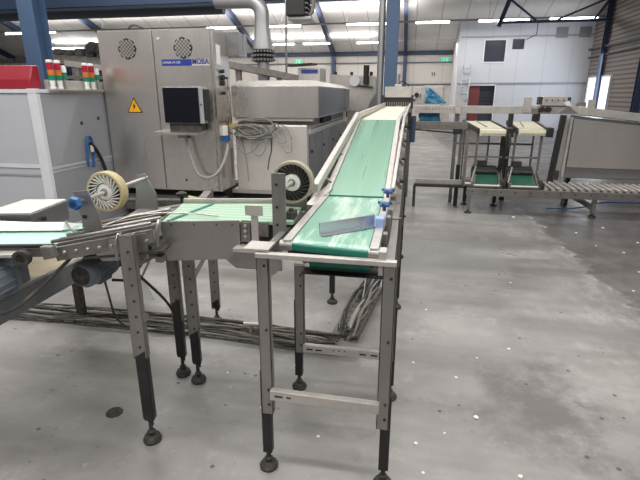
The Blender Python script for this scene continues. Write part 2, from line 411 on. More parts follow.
rl = ['dark blue rafter and post left of the white office wall', 'dark blue rafter right of the hanging heater', 'dark blue rafter behind the vertical exhaust duct',
      'dark blue rafter hidden behind the steel cabinet', 'dark blue sloping rafter just left of the steel cabinet', 'dark blue rafter crossing behind the thick blue column', 'dark blue rafter in the far left corner of the roof']
for x, l in zip(rx, rl):
    if x == -12.3: continue
    t = thing('roof_rafter', l, 'rafter', (x, 26.8, 0))
    MB().bar((x, 26.75, roof(26.75) - .16), (x, 18.0, roof(18.0) - .16), .16, .28).build('rafter', navy_st, t)
    box(x - .1, x + .1, 26.7, 26.9, 0, 3.74).build('post', navy_st, t)
# lattice truss in front of the office wall
t = thing('lattice_truss', 'navy lattice truss under the roof in front of the white wall', 'truss', (5.3, 22, 4.4))
MB().bar((3.40, 22, 4.45), (7.5, 22, 4.45), .10, .10).build('bottom_chord', navy_st, t)
MB().bar((3.62, 22, 5.36), (7.5, 22, 5.36), .12, .14).build('top_chord', navy_st, t)
for a, b in (((3.72, 22, 5.3), (4.78, 22, 4.5)), ((7.3, 22, 5.2), (5.6, 22, 4.5)), ((7.5, 22, 5.3), (6.98, 22, 4.5)), ((3.70, 22, 5.36), (3.36, 22, 4.3))):
    MB().bar(a, b, .07, .075 if a[0] != 3.70 else .17).build('diagonal', navy_st, t)
tag(MB().bar((4.9, 22.1, 4.40), (4.9, 22.1, 3.98), .03, .03).bar((4.9, 22.1, 3.98), (4.9, 23.95, 3.98), .03, .03).build('hanger_rod', navy_st), 'thin dark rod hanging from the truss to the white wall', 'rod')

# ------------------------------------------------------------------ lights of the hall
def lamp_row(y, z, segs, x0, x1, label):
    t = thing('light_trunking', label, 'light rail', ((x0 + x1) / 2, y, z))
    box(x0, x1, y - .04, y + .04, z + .02, z + .09).build('rail', galv, t)
    for a, b in segs:
        lb = MB().tube([(a, y - .02, z), (b, y - .02, z)], .045, 10).build('lamp_tube', tube_m, t)
        pieces(MB().box(a - .05, a, y - .06, y + .04, z - .05, z + .04).box(b, b + .05, y - .06, y + .04, z - .05, z + .04), 'lamp_holder', white_p, lb)
    h = MB()
    for k in range(int((x1 - x0) / 3)):
        xx = x0 + 1 + k * 3; h.bar((xx, y, z + .08), (xx, y, roof(y) - .02), .015, .015)
    pieces(h, 'hanger', galv, t)
lamp_row(22.4, 4.58, [(-20.5, -17.6), (-9.6, -8.2), (-6.6, -5.1), (-3.0, -.8), (0.0, 1.4), (2.6, 4.6), (5.4, 7.2)], -22, 7.55, 'long rail of tube lamps hung across the hall, the higher row')
lamp_row(25.2, 4.10, [(-21, -18.2), (-14.0, -12.4), (-7.2, -6.1), (-5.60, -4.25), (-2.85, -1.55)], -22, 1.9, 'long rail of tube lamps near the far wall, the lower row')
def exit_sign(x, y, z, label):
    t = thing('exit_sign', label, 'sign', (x, y, z - .1))
    box(x - .2, x + .2, y - .07, y - .03, z - .1, z + .1).build('sign_panel', exit_m, t)
    m = MB()
    m.cyl((x - .07, y - .075, z + .055), (x - .07, y - .07, z + .055), .02, n=10)
    m.bar((x - .07, y - .073, z + .03), (x - .09, y - .073, z - .02), .03, .006, (0, 1, 0)); m.bar((x - .09, y - .073, z - .02), (x - .13, y - .073, z - .07), .02, .006, (0, 1, 0))
    m.bar((x - .09, y - .073, z - .02), (x - .04, y - .073, z - .06), .02, .006, (0, 1, 0)); m.box(x + .04, x + .12, y - .075, y - .07, z - .07, z + .07)
    m.build('running_figure', sign_w, t)
    box(x - .2, x + .2, y - .03, y, z + .08, z + .12).build('bracket', white_p, t)
exit_sign(1.62, 27.0, 3.36, 'green exit sign on the far wall beside the white office')
exit_sign(-6.3, 26.93, 3.36, 'green exit sign high on the far wall behind the dryer')

# ladder on the office wall
t = thing('wall_ladder', 'grey ladder leaning upright by the left end of the white wall', 'ladder', (2.42, 23.8, 0))
for x in (2.26, 2.60): MB().tube([(x, 23.82, 0), (x, 23.82, 2.93)], .02, 8).build('stile', galv, t)
for k in range(10): MB().tube([(2.26, 23.82, .25 + k * .28), (2.60, 23.82, .25 + k * .28)], .014, 6).build('rung', galv, t)

# horizontal service pipes on the ribbed wall
tag(MB().tube([(7.6, 24, 3.52), (7.6, 16, 3.42)], .05, 10).build('wall_pipe', gduct), 'upper grey pipe along the ribbed brown wall', 'pipe')
tag(MB().tube([(7.62, 24, 3.18), (7.62, 16, 3.2)], .035, 10).build('wall_pipe', gduct), 'lower thin grey pipe along the ribbed brown wall', 'pipe')

# ------------------------------------------------------------------ duct, heater
t = thing('exhaust_duct', 'grey ventilation duct with an elbow and a ribbed collar above the dryer', 'duct', (-2.47, 8, 1.8))
ar = [(-2.47 - .22 + .22 * math.cos(a), 8, 2.84 + .22 * math.sin(a) + .0) for a in [k * pi / 16 for k in range(9)]]
MB().tube([(-2.47, 8, 2.38), (-2.47, 8, 2.6)] + ar + [(-3.25, 8, 3.075)], .12, 20).build('elbow_pipe', galv, t)
MB().lathe((-2.47, 8, 2.32), (0, 0, 1), [(0, .165), (.1, .155), (.3, .125), (.42, .12)], 24).build('reducer', galv, t)
cl = MB()
for k in range(3): cl.lathe((-2.47, 8, 2.13 + k * .065), (0, 0, 1), [(0, .15), (.012, .185), (.05, .185), (.062, .15)], 28)
cl.build('collar', rubber, t)
cb = MB()
for i in range(22):
    a = i * 2 * pi / 22
    for k in range(3): cb.box(-2.47 + .187 * math.cos(a) - .012, -2.47 + .187 * math.cos(a) + .012, 8 + .187 * math.sin(a) - .012, 8 + .187 * math.sin(a) + .012, 2.14 + k * .065, 2.172 + k * .065)
pieces(cb, 'collar_lug', steel_d, t)
MB().cyl((-2.47, 8, 1.55), (-2.47, 8, 2.14), .10).build('lower_pipe', galv, t)
t = thing('overhead_pipe', 'long dark grey pipe running below the blue girder', 'pipe', (-10, 9.5, 3.2))
MB().tube([(-17.5, 9.5, 3.20), (-3.7, 9.5, 3.20)], .095, 16).build('pipe', gduct, t)
for x in (-14.5, -10.5, -6.0): MB().bar((x, 9.5, 3.2), (x, 9.5, 4.25), .02, .02).build('hanger', galv, t)
t = thing('unit_heater', 'dark box shaped heater hanging from the roof', 'heater', (-1.8, 8, 2.75))
box(-2.02, -1.72, 7.8, 8.3, 2.79, 3.2).build('housing', rubber, t, .02)
box(-2.0, -1.62, 7.85, 8.25, 2.735, 2.785).build('bottom_tray', galv, t, .01)
lv = MB()
for k in range(5): lv.bar((-1.70, 7.84, 2.83 + k * .07), (-1.70, 8.26, 2.81 + k * .07), .05, .02)
lv.build('louvre', gduct, t)
MB().tube([(-1.66, 7.9, 2.8), (-1.6, 7.9, 2.86), (-1.6, 7.9, 3.2)], .03, 8, 1).build('gas_pipe', steel_d, t)
MB().tube([(-1.87, 8.05, 3.2), (-1.87, 8.05, 5.3)], .012, 6).build('hanger', galv, t)
tag(MB().tube([(-2.09, 8.05, 1.72), (-2.07, 8.05, 3.9)], .018, 8).build('conduit', galv), 'thin vertical conduit rising left of the hanging heater', 'conduit')

# ------------------------------------------------------------------ control cabinet
cx0, cxm, cx1, cy, cy2 = -3.57, -2.892, -2.185, 5.2, 5.68
t = thing('control_cabinet', 'tall stainless control cabinet with two vented doors and a blue name strip', 'cabinet', (-2.88, 5.4, 0))
box(cx0 + .01, cx1, cy + .022, cy2, .49, 2.30).build('body', steel_b, t)
for a, b in ((cx0, cxm - .008), (cxm + .008, cx1 - .03)):
    d = box(a, b, cy, cy + .02, .50, 2.295).build('door', steel_b, t, .004)
    vx = -3.21 if a == cx0 else -2.53
    ve = MB(); hexr = .115
    ve.lathe((vx, cy - .002, 2.10), (0, -1, 0), [(0, .001), (0, hexr), (.003, hexr), (.003, .001)], 8)
    ve.build('vent', rubber, d)
    gr = MB()
    for i in range(-5, 6):
        for j in range(-4, 5):
            px, pz = i * .021, j * .042 + (i % 2) * .021; q = .0165
            if px * px + pz * pz < .105 ** 2: gr.prism([(vx + px - q, cy - .004, 2.10 + pz), (vx + px, cy - .004, 2.10 + pz - q), (vx + px + q, cy - .004, 2.10 + pz), (vx + px, cy - .004, 2.10 + pz + q)], (0, -.006, 0))
    gr.build('vent_grille', steel_b, d)
MB().cyl((-2.82, cy - .01, 2.20), (-2.82, cy, 2.20), .014).build('door_lock', sign_w, t)
MB().cyl((-2.62, cy - .01, .62), (-2.62, cy, .62), .012).build('door_lock', rubber, t)
sg = box(-2.80, -2.225, cy - .004, cy + .001, 1.915, 1.982).build('name_strip', sign_b, t)
box(-2.435, -2.225, cy - .005, cy - .003, 1.922, 1.995).build('logo_plate', steel_w, sg)
text_mesh('MOBA', .086, at(-2.428, cy - .006, 1.929), 'logo_lettering', sign_b, sg, bold=.0015, width=.196)
text_mesh('OMNIA FX 330', .036, at(-2.785, cy - .006, 1.937), 'type_lettering', sign_w, sg, width=.21)
box(-2.435, -2.225, cy - .008, cy - .003, 1.915, 1.924).build('logo_underline', sign_w, sg)
tr = MB().prism([(-3.30, cy - .001, 1.40), (-3.10, cy - .001, 1.40), (-3.20, cy - .001, 1.575)], (0, -.003, 0)).build('warning_triangle', blackp, t)
MB().prism([(-3.282, cy - .004, 1.41), (-3.118, cy - .004, 1.41), (-3.20, cy - .004, 1.553)], (0, -.002, 0)).build('triangle_face', yellow, tr)
MB().prism([(-3.185, cy - .006, 1.52), (-3.222, cy - .006, 1.475), (-3.203, cy - .006, 1.472), (-3.22, cy - .006, 1.425), (-3.18, cy - .006, 1.48), (-3.199, cy - .006, 1.483)], (0, -.002, 0)).build('lightning_bolt', blackp, tr)
# side with switches
box(cx1 - .028, cx1 + .004, cy + .03, cy2 - .05, .95, 2.27).build('side_panel', steel_b, t, .003)
sb = MB().box(cx1 + .004, cx1 + .008, 5.29, 5.40, 1.93, 2.14).build('side_label', label_m, t)
for z, r in ((1.86, .022), (1.79, .03), (1.73, .028), (1.62, .018)):
    MB().cyl((cx1 + .004, 5.40, z), (cx1 + .04, 5.40, z), r, n=14).build('switch', rubber, t)
MB().bar((cx1 + .03, 5.34, 1.79), (cx1 + .03, 5.52, 1.79), .02, .025).build('switch_handle', rubber, t)
box(cx1, cx1 + .16, 5.60, 5.9, 2.04, 2.30).build('side_box', steel_side, t, .005)
box(cx1 + .004, cx1 + .04, 5.34, 5.42, 1.14, 1.25).build('socket_box', label_m, t)
box(cx1 + .004, cx1 + .06, 5.34, 5.42, 1.07, 1.13).build('socket', bluep, t)
box(cx0 + .05, cx1 - .02, 5.42, 6.0, .02, .49).build('plinth', dark, t)
box(cx0 + .02, cx1, 5.30, 5.40, .20, .40).build('base_rail', steel_d, t)
for x in (cx0 + .1, cx1 - .1):
    MB().box(x - .05, x + .05, 5.32, 5.42, .0, .42).build('leg', black_leg, t)
MB().tube([(-3.28, 5.4, 2.3), (-3.28, 5.4, 2.36), (-3.2, 5.4, 2.38), (-3.1, 5.45, 2.33), (-3.05, 5.5, 2.30)], .012, 8, 2).build('top_cable', cable_d, t)

# operator screen on the cabinet door
t = thing('touch_screen', 'black touch screen on a bracket with a keyboard shelf on the cabinet door', 'screen', (-2.57, 5.1, 1.2))
box(-2.735, -2.260, 5.03, 5.12, 1.295, 1.685).build('housing', bezel_m, t, .006)
box(-2.730, -2.310, 5.018, 5.032, 1.30, 1.68).build('screen', screen_m, t, .002)
box(-2.257, -2.220, 5.03, 5.13, 1.33, 1.66).build('side_handle', rubber, t, .008)
MB().cyl((-2.285, 5.02, 1.50), (-2.285, 5.032, 1.50), .008, n=10).build('button', rubber, t)
box(-2.695, -2.315, 5.05, 5.17, 1.20, 1.30).build('lower_bracket', rubber_d, t)
MB().hexa([(-2.86, 4.95, 1.17), (-2.31, 4.95, 1.17), (-2.31, 5.2, 1.18), (-2.86, 5.2, 1.18), (-2.86, 4.95, 1.20), (-2.31, 4.95, 1.20), (-2.31, 5.2, 1.215), (-2.86, 5.2, 1.215)]).build('keyboard_shelf', steel_b, t)
box(-2.66, -2.5, 5.15, 5.2, 1.12, 1.17).build('shelf_bracket', steel_side, t)
tag(MB().tube([(-2.55, 5.12, 1.17), (-2.52, 5.1, 1.0), (-2.46, 5.1, .80), (-2.42, 5.1, .70), (-2.3, 5.1, .66), (-2.18, 5.12, .72), (-2.12, 5.25, .90), (-2.14, 5.38, 1.04)], .017, 10, 2).build('cable_hose', cable_g),
    'grey cable hose looping from under the touch screen to the cabinet side', 'hose')
for x in (-2.30,):
    tag(MB().bar((-2.12, 5.45, .62), (-2.12, 5.45, .98), .015, .05).build('wall_socket_strip', steel_side), 'small steel conduit cover on the lower cabinet side', 'cover')

# ------------------------------------------------------------------ grey enclosure, red cover, signal towers
ex, ey = -3.60, 4.16
t = ENC = thing('grey_enclosure', 'large grey sheet metal enclosure at the left edge beside the cabinet', 'enclosure', (-4.4, 4.7, 0))
box(-5.6, ex, ey, 5.9, .10, 1.62).build('body', grey_pnl, t, .004)
box(ex - .09, ex + .012, ey - .012, ey + .04, .10, 1.66).build('corner_post', seam_m, t, .003)
box(-5.6, ex - .09, ey - .010, ey, .885, .92).build('front_rail', seam_m, t)
box(-5.6, ex - .09, ey - .008, ey, .80, .82).build('front_rail', grey_pnl2, t)
box(ex, ex + .006, ey + .05, 5.85, .14, .83).build('side_panel', grey_pnl2, t)
box(ex, ex + .006, ey + .05, 5.85, .90, 1.60).build('side_panel', grey_pnl2, t)
MB().box(ex, ex + .014, ey + .03, 5.9, .865, .885).box(ex, ex + .012, ey + .03, 5.9, .83, .84).build('side_rail', grey_pnl, t)
box(-5.6, ex + .02, ey - .015, ey + .30, 1.62, 1.655).build('top_trim', seam_m, t)
box(ex - .03, ex + .012, ey + .17, 5.9, 1.62, 1.745).build('top_rail', steel_w, t, .004)
for p in ((ex + .006, 4.75, 1.30), (ex + .006, 5.05, 1.34)): MB().cyl(p, (p[0] + .006, p[1], p[2]), .02, n=10).build('screw', rubber, t)
box(-5.5, ex - .08, ey + .1, 5.8, 0, .10).build('plinth', dark, t)
t = thing('red_cover', 'red machine cover on top of the grey enclosure', 'cover', (-4.3, 4.5, 1.66))
MB().prism([(-5.4, ey + .0, 1.66), (-5.4, ey + .0, 1.75), (-5.4, ey + .02, 1.765), (-5.4, ey + .07, 1.875), (-5.4, ey + .14, 1.88), (-5.4, ey + .16, 1.66)], (1.755, 0, 0)).build('shell', redm, t, .01)
box(-5.4, -3.63, ey - .002, ey + .01, 1.66, 1.69).build('bottom_lip', redm, t)
def tower(x, y, label, first=None):
    t = thing('signal_tower', label, 'signal lamp', (x, y, 1.66))
    MB().lathe((x, y, 1.66), (0, 0, 1), [(0, .03), (.015, .03), (.02, .022), (.075, .026), (.08, .026)], 16).build('base', white_p, t)
    z = 1.742
    for m, n, h in ((sig_g, 'green_lens', .045), (sig_a, 'amber_lens', .05), (sig_r, 'red_lens', .065)):
        MB().cyl((x, y, z), (x, y, z + h), .03, n=18).build(n, m, t); z += h + .002
    MB().lathe((x, y, z), (0, 0, 1), [(0, .031), (.02, .031), (.026, .02), (.026, .001)], 16).build('cap', white_p, t)
    return t
TX = -3.552
t0 = tower(TX, 4.35, 'leftmost red amber green signal tower on the grey enclosure')
dup(t0, (0, .105, 0), 'second signal tower from the left, beside the blue column foot')
dup(t0, (0, .53, 0), 'third signal tower from the left, left one of the right pair')
dup(t0, (0, .635, 0), 'rightmost red amber green signal tower, beside the steel cabinet')
for y, l in ((4.53, 'white lamp cap standing right of the left signal towers'), (5.07, 'white lamp cap standing right of the right signal towers')):
    tt = thing('beacon', l, 'lamp', (TX, y, 1.66))
    MB().cyl((TX, y, 1.66), (TX, y, 1.78), .014, n=10).build('stem', galv, tt); MB().lathe((TX, y, 1.82), (0, 0, 1), [(0, .03), (.05, .03), (.07, .02), (.07, .001)], 16).build('cap', white_p, tt)
    MB().cyl((TX, y, 1.76), (TX, y, 1.82), .026, n=16).build('lens', sig_g, tt)
box(ex + .012, -3.52, ey + .15, 5.15, 1.645, 1.658).build('lamp_ledge', steel_w, ENC)
t = thing('hose_hook', 'blue air hose and black spray gun hanging on the enclosure side', 'hose', (-3.58, 4.8, .75))
MB().tube([(-3.575, 4.74, .82), (-3.57, 4.75, 1.05), (-3.565, 4.78, 1.16), (-3.565, 4.84, 1.14), (-3.57, 4.86, .98), (-3.575, 4.83, .80)], .014, 8, 2).build('blue_hose', bluep, t)
MB().tube([(-3.555, 4.80, 1.08), (-3.55, 4.88, 1.0), (-3.55, 4.96, .86), (-3.55, 5.0, .74)], .02, 8, 1).build('spray_gun', rubber, t)
box(-3.565, -3.545, 4.80, 4.83, .98, 1.08).build('label_tag', label_m, t)

# overhead conveyors seen above the enclosure
t = thing('overhead_conveyor', 'grey egg conveyor frame running behind the signal towers', 'conveyor', (-5.2, 7.2, 0))
MB().bar((-5.75, 7.2, 2.16), (-4.3, 7.2, 2.05), .12, .14).build('beam', steel_d, t)
MB().bar((-5.4, 7.0, 2.08), (-4.3, 6.9, 1.95), .10, .08).build('beam', steel_w, t)
for k, x in enumerate((-5.65, -5.3, -4.95, -4.6)): MB().bar((x, 7.2, 0), (x, 7.2, 2.12), .07, .07, (1, 0, 0)).build('post', steel_d if k % 2 else rubber_d, t)
bl = MB()
for k in range(7):
    x = -5.7 + k * .19; h = R.uniform(.05, .14); bl.box(x, x + .12, 7.12, 7.28, 2.23 - k * .015, 2.23 - k * .015 + h)
pieces(bl, 'chain_block', rubber_d, t)
MB().box(-5.1, -4.9, 7.1, 7.3, 2.24, 2.36).cyl((-5.0, 7.09, 2.33), (-5.0, 7.3, 2.33), .07).build('drive', rubber, t)
MB().bar((-5.75, 7.15, 1.88), (-4.3, 7.15, 1.86), .05, .05).build('lower_beam', steel_d, t)
t = thing('side_conveyor', 'grey conveyor rail behind the thick blue column', 'conveyor', (-7.9, 8.6, 0))
MB().bar((-8.2, 8.6, 2.16), (-6.4, 8.6, 2.16), .1, .08).build('beam', steel_d, t)
for x in (-8.0, -7.4, -6.9): MB().bar((x, 8.6, 0), (x, 8.6, 2.2), .08, .08, (1, 0, 0)).build('post', rubber_d, t)
bl = MB()
for k in range(8): x = -8.1 + k * .2; bl.box(x, x + R.uniform(.08, .15), 8.53, 8.68, 2.205, 2.22 + R.uniform(.06, .2))
pieces(bl, 'chain_block', rubber_d, t)

# ------------------------------------------------------------------ dryer
t = thing('washer_dryer', 'big stainless dryer housing with overhanging upper hood behind the belts', 'machine', (-1.7, 6.5, 0))
hd = MB()
hd.hexa([(-2.14, 5.58, 1.34), (-1.07, 5.58, 1.34), (-1.07, 8.4, 1.34), (-2.14, 8.4, 1.34), (-2.14, 5.58, 1.70), (-1.07, 5.58, 1.70), (-1.07, 8.4, 1.70), (-2.14, 8.4, 1.70)])
hd.build('upper_hood', steel_b, t, .004)
MB().hexa([(-2.14, 5.58, 1.70), (-1.07, 5.58, 1.70), (-1.07, 8.4, 1.70), (-2.14, 8.4, 1.70), (-2.10, 5.74, 1.768), (-1.17, 5.74, 1.768), (-1.17, 8.3, 1.755), (-2.10, 8.3, 1.755)]).build('hood_top', steel_w, t)
box(-1.07, -1.062, 5.60, 8.38, 1.36, 1.69).build('hood_side_sheet', steel_side, t)
box(-2.14, -1.22, 5.64, 9.2, .44, 1.255).build('lower_body', mat('pale_stainless_body', rgb(214, 209, 203), .4, .45, .05, 3, dirt=rgb(170, 164, 156), dirt_amt=.25, dirt_scale=3), t, .02)
box(-2.1, -1.16, 5.70, 8.3, 1.25, 1.34).build('gap_frame', steel_d, t)
box(-2.12, -1.14, 5.61, 5.70, 1.30, 1.34).build('hood_ledge', steel_w, t)
for k in range(4):
    y0 = 5.72 + k * .85
    box(-1.22, -1.205, y0, y0 + .80, .47, 1.12).build('side_door', steel_side, t, .003)
    MB().cyl((-1.205, y0 + .1, .92), (-1.19, y0 + .1, .92), .02, n=12).build('door_knob', rubber, t)
box(-1.22, -1.185, 5.68, 9.2, 1.15, 1.20).build('side_rail', steel_w, t)
vg = MB()
for k in range(8): vg.box(-1.16, -1.12, 6.15 + k * .09, 6.20 + k * .09, 1.25, 1.33)
vg.build('vent_slot', rubber, t)
box(-2.2, -1.18, 5.60, 9.0, .40, .45).build('bottom_ledge', steel_w, t)
box(-2.2, -1.2, 5.68, 9.0, .02, .40).build('plinth', dark, t)
MB().tube([(-3.4, 5.15, .36), (-1.2, 5.45, .36)], .03, 10).build('base_pipe', steel_d, t)
for x in (-2.1, -1.3):
    for y in (5.85, 8.8): box(x - .05, x + .05, y - .05, y + .05, 0, .3).build('leg', black_leg, t)
box(-1.5, -1.2, 8.5, 9.2, 1.24, 1.62).build('rear_box', steel_w, t)
box(-1.19, -1.14, 8.5, 8.7, 1.15, 1.55).build('rear_door', seam_m, t)
box(-1.145, -1.13, 8.54, 8.66, 1.22, 1.48).build('rear_window', rubber_d, t)

# cable hank
t = thing('cable_hank', 'tangled hank of grey cables hanging over the dryer ledge', 'cables', (-2.0, 5.5, 1.0))
def loop(cx, cz, rx, rz, tilt, y): return [(cx + rx * math.cos(a) + .02 * R.uniform(-1, 1) + tilt * math.sin(a), y + .012 * R.uniform(-1, 1), cz + rz * math.sin(a) + .01 * R.uniform(-1, 1)) for a in [k * 2 * pi / 14 for k in range(15)]]
for k in range(9):
    MB().tube(loop(-1.88 + R.uniform(-.1, .08), 1.19 + R.uniform(-.05, .05), R.uniform(.18, .30), R.uniform(.06, .14), R.uniform(-.08, .08), 5.60 - k * .012), .0075, 6, 1).build('cable', cable_g if k % 3 else cable_l, t)
for c in ((-1.48, 1.10, .08, .17, -.05), (-1.55, 1.15, .07, .12, -.04), (-1.80, 1.05, .10, .17, .02), (-1.95, 1.06, .13, .15, .03)):
    MB().tube(loop(c[0], c[1], c[2], c[3], c[4], 5.56), .008, 6, 1).build('cable', cable_g, t)
MB().tube([(-2.08, 5.60, 1.18), (-2.03, 5.63, 1.0), (-2.0, 5.64, .8), (-1.99, 5.64, .55)], .008, 6, 2).build('cable', cable_g, t)
MB().tube([(-1.68, 5.60, 1.18), (-1.66, 5.63, .98), (-1.72, 5.64, .8), (-1.73, 5.64, .7)], .007, 6, 2).build('cable', cable_d, t)
MB().box(-2.17, -2.08, 5.52, 5.58, 1.20, 1.27).build('yellow_connector', mat('dull_yellow_plug', rgb(176, 160, 80), .5), t, .01)
MB().tube([(-2.17, 5.6, 1.24), (-2.20, 5.58, 1.5), (-2.18, 5.58, 1.78)], .009, 6, 1).build('cable', cable_l, t)

# machines behind the dryer
t = thing('loader_unit', 'low stainless loader with a sloped cover and dark blue strip behind the dryer', 'machine', (-2.0, 8.6, 0))
box(-2.02, -1.62, 8.6, 9.2, 0, 2.06).build('body', steel_w, t, .005)
box(-1.96, -1.66, 8.585, 8.6, 1.97, 2.03).build('name_strip', sign_b, t)
MB().bar((-2.2, 8.7, 2.10), (-1.72, 8.6, 2.12), .25, .03).build('top_plate', rubber_d, t)
t = thing('breaker_machine', 'long stainless machine with a white disc on top behind the dryer', 'machine', (-1.2, 9.8, 0))
MB().prism([(-1.60, 9.5, 1.3), (-.62, 9.5, 1.3), (-.62, 9.5, 1.84), (-.72, 9.5, 1.95), (-1.60, 9.5, 1.985)], (0, .8, 0)).build('upper_body', steel_w, t, .005)
box(-1.50, -.70, 9.55, 10.2, 0, 1.3).build('lower_body', steel_b, t)
MB().prism([(-.90, 9.45, 1.2), (-.60, 9.45, 1.2), (-.60, 9.45, 1.75), (-.78, 9.45, 1.5)], (0, .05, 0)).build('sloped_chute', steel_side, t)
MB().cyl((-1.10, 9.42, 1.86), (-1.10, 9.47, 1.86), .10, n=28).build('disc', sign_w, t)
MB().cyl((-.88, 9.45, 1.80), (-.88, 9.45, 2.14), .055).build('stack_pipe', rubber_d, t)
MB().bar((-1.1, 9.44, 1.78), (-.75, 9.44, 1.74), .03, .03).build('linkage', rubber, t)
for x in (-1.5, -1.18, -.8): MB().cyl((x, 9.6, 1.94), (x, 9.6, 2.03), .03, n=12).build('stud', rubber_d, t)
t = thing('return_rail', 'grey sloping conveyor rail between the cabinet and the loader', 'conveyor', (-2.4, 7.5, 0))
MB().bar((-2.90, 7.4, 2.06), (-1.95, 8.2, 1.87), .14, .10).build('rail', steel_d, t)
for x, y, z in ((-2.75, 7.55, 1.98), (-2.2, 8.0, 1.87)): MB().bar((x, y, 0), (x, y, z), .08, .08, (1, 0, 0)).build('post', steel_d, t)

# ------------------------------------------------------------------ main belt conveyor
t = thing('inclined_conveyor', 'long green belt conveyor on tall steel legs that climbs to the back', 'conveyor', (-.28, 1.9, 0))
XL, XR, ZF = -.425, -.125, 1.06
K1, K2, ZT = 2.53, 4.2, 1.394
# flat belt, skewed front edge, rounded nose
nose = [(1.70, ZF), (1.678, ZF - .004), (1.666, ZF - .017), (1.672, ZF - .032), (1.69, ZF - .037)]
fb = MB()
ringL = []; ringR = []
prof = [(K1, ZF)] + nose + [(K1, ZF - .037)]
for y, z in prof:
    sk = -.045 if y < 2 else 0
    ringL.append((XL, y, z)); ringR.append((XR, y + sk, z))
fb.rings([ringL, ringR], cap=True, smooth=False).build('front_belt', green_n, t)
ne = MB().hexa([(XL, 1.660, ZF - .036), (XR, 1.615, ZF - .036), (XR, 1.635, ZF - .036), (XL, 1.68, ZF - .036), (XL, 1.660, ZF - .007), (XR, 1.615, ZF - .007), (XR, 1.635, ZF - .007), (XL, 1.68, ZF - .007)])
ne.build('belt_nose', green_e, t, .006)
ib = MB().hexa([(XL, K1, ZF - .05), (XR, K1, ZF - .05), (XR, K2, ZT - .05), (XL, K2, ZT - .05), (XL, K1 + .01, ZF + .004), (XR, K1 + .01, ZF + .004), (XR, K2, ZT), (XL, K2, ZT)])
ib.build('inclined_belt', green, t)
MB().bar((XL, K1 + .003, ZF + .004), (XR, K1 + .003, ZF + .004), .014, .006).build('belt_joint', green_e, t)
# side rails of the belt bed
for x, n in ((XL - .02, 0), (XR + .02, -.045)):
    MB().bar((x, 1.67 + n, ZF - .016), (x, K1, ZF - .016), .034, .045).bar((x, K1 - .01, ZF - .016), (x, K2, ZT - .016), .034, .05).build('side_rail', steel_w, t, .003)
MB().cyl((XL - .05, 1.685, ZF - .022), (XL, 1.685, ZF - .022), .022, n=18).build('nose_roller_end', steel, t)
MB().cyl((XR, 1.64, ZF - .022), (XR + .05, 1.635, ZF - .022), .022, n=18).build('nose_roller_end', steel, t)
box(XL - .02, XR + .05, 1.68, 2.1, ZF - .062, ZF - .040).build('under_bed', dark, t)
# lower take-up roll
MB().cyl((-.46, 2.19, .802), (-.16, 2.19, .802), .046, n=24).build('take_up_roll', green_e, t)
MB().cyl((-.16, 2.19, .802), (-.115, 2.19, .802), .022, n=14).build('roll_shaft', steel, t)
MB().cyl((-.50, 2.19, .802), (-.46, 2.19, .802), .022, n=14).build('roll_shaft', steel, t)
MB().hexa([(XL + .02, 2.25, .80), (XR - .02, 2.25, .80), (XR - .02, 2.5, 1.0), (XL + .02, 2.5, 1.0), (XL + .02, 2.24, .81), (XR - .02, 2.24, .81), (XR - .02, 2.49, 1.01), (XL + .02, 2.49, 1.01)]).build('return_belt', green_e, t)
box(-.50, -.09, 2.14, 2.26, .738, .744).build('drip_tray', dark, t)
# leg pairs
def leg(x, y, ztop, zsteel, zblk, side=-1, name='leg'):
    """steel channel leg with a black telescopic foot that starts at zblk; the channel ends at zsteel"""
    m = MB(); w, d = .05, .032
    m.box(x - w / 2, x + w / 2, y - d / 2, y - d / 2 + .006, zsteel, ztop); m.box(x - w / 2, x - w / 2 + .006, y - d / 2, y + d / 2, zsteel, ztop); m.box(x + w / 2 - .006, x + w / 2, y - d / 2, y + d / 2, zsteel, ztop)
    lg = m.build(name, steel_leg, t, .002)
    bo = MB()
    for z in (zsteel + .05, zsteel + .12, zsteel + .40, ztop - .06):
        if zsteel < z < ztop - .03: bo.cyl((x + .008, y - d / 2 - .004, z), (x + .008, y - d / 2, z), .006, n=8)
    pieces(bo, 'bolt', rubber_d, lg)
    f = MB(); bx = x + side * .012
    f.box(bx - .021, bx + .021, y - .005, y + .03, .085, zblk); f.cyl((bx, y + .01, .085), (bx, y + .01, zblk), .012, n=8)
    f.build('black_foot_tube', black_leg, lg, .003)
    g = MB().lathe((bx, y + .01, 0), (0, 0, 1), [(0, .040), (.012, .042), (.025, .034), (.032, .016), (.05, .018), (.055, .010), (.09, .010)], 22)
    g.build('levelling_foot', rubber_d, lg)
    return lg
leg(-.53, 1.625, 1.035, .30, .50); leg(-.045, 1.615, 1.02, .30, .45, 1)
leg(-.53, 2.23, .76, .24, .55); leg(-.045, 2.23, 1.03, .24, .55, 1)
for y, z in ((3.39, 1.18), (4.6, 1.36), (6.3, 1.40)):
    leg(-.53, y, z, .35, .55); leg(-.045, y, z, .35, .55, 1)
    MB().bar((-.53, y, z - .05), (-.045, y, z - .05), .03, .05).build('cross_bar', steel_w, t)
    MB().bar((-.53, y, .62), (-.045, y, .62), .03, .04).build('cross_bar', steel_d, t)
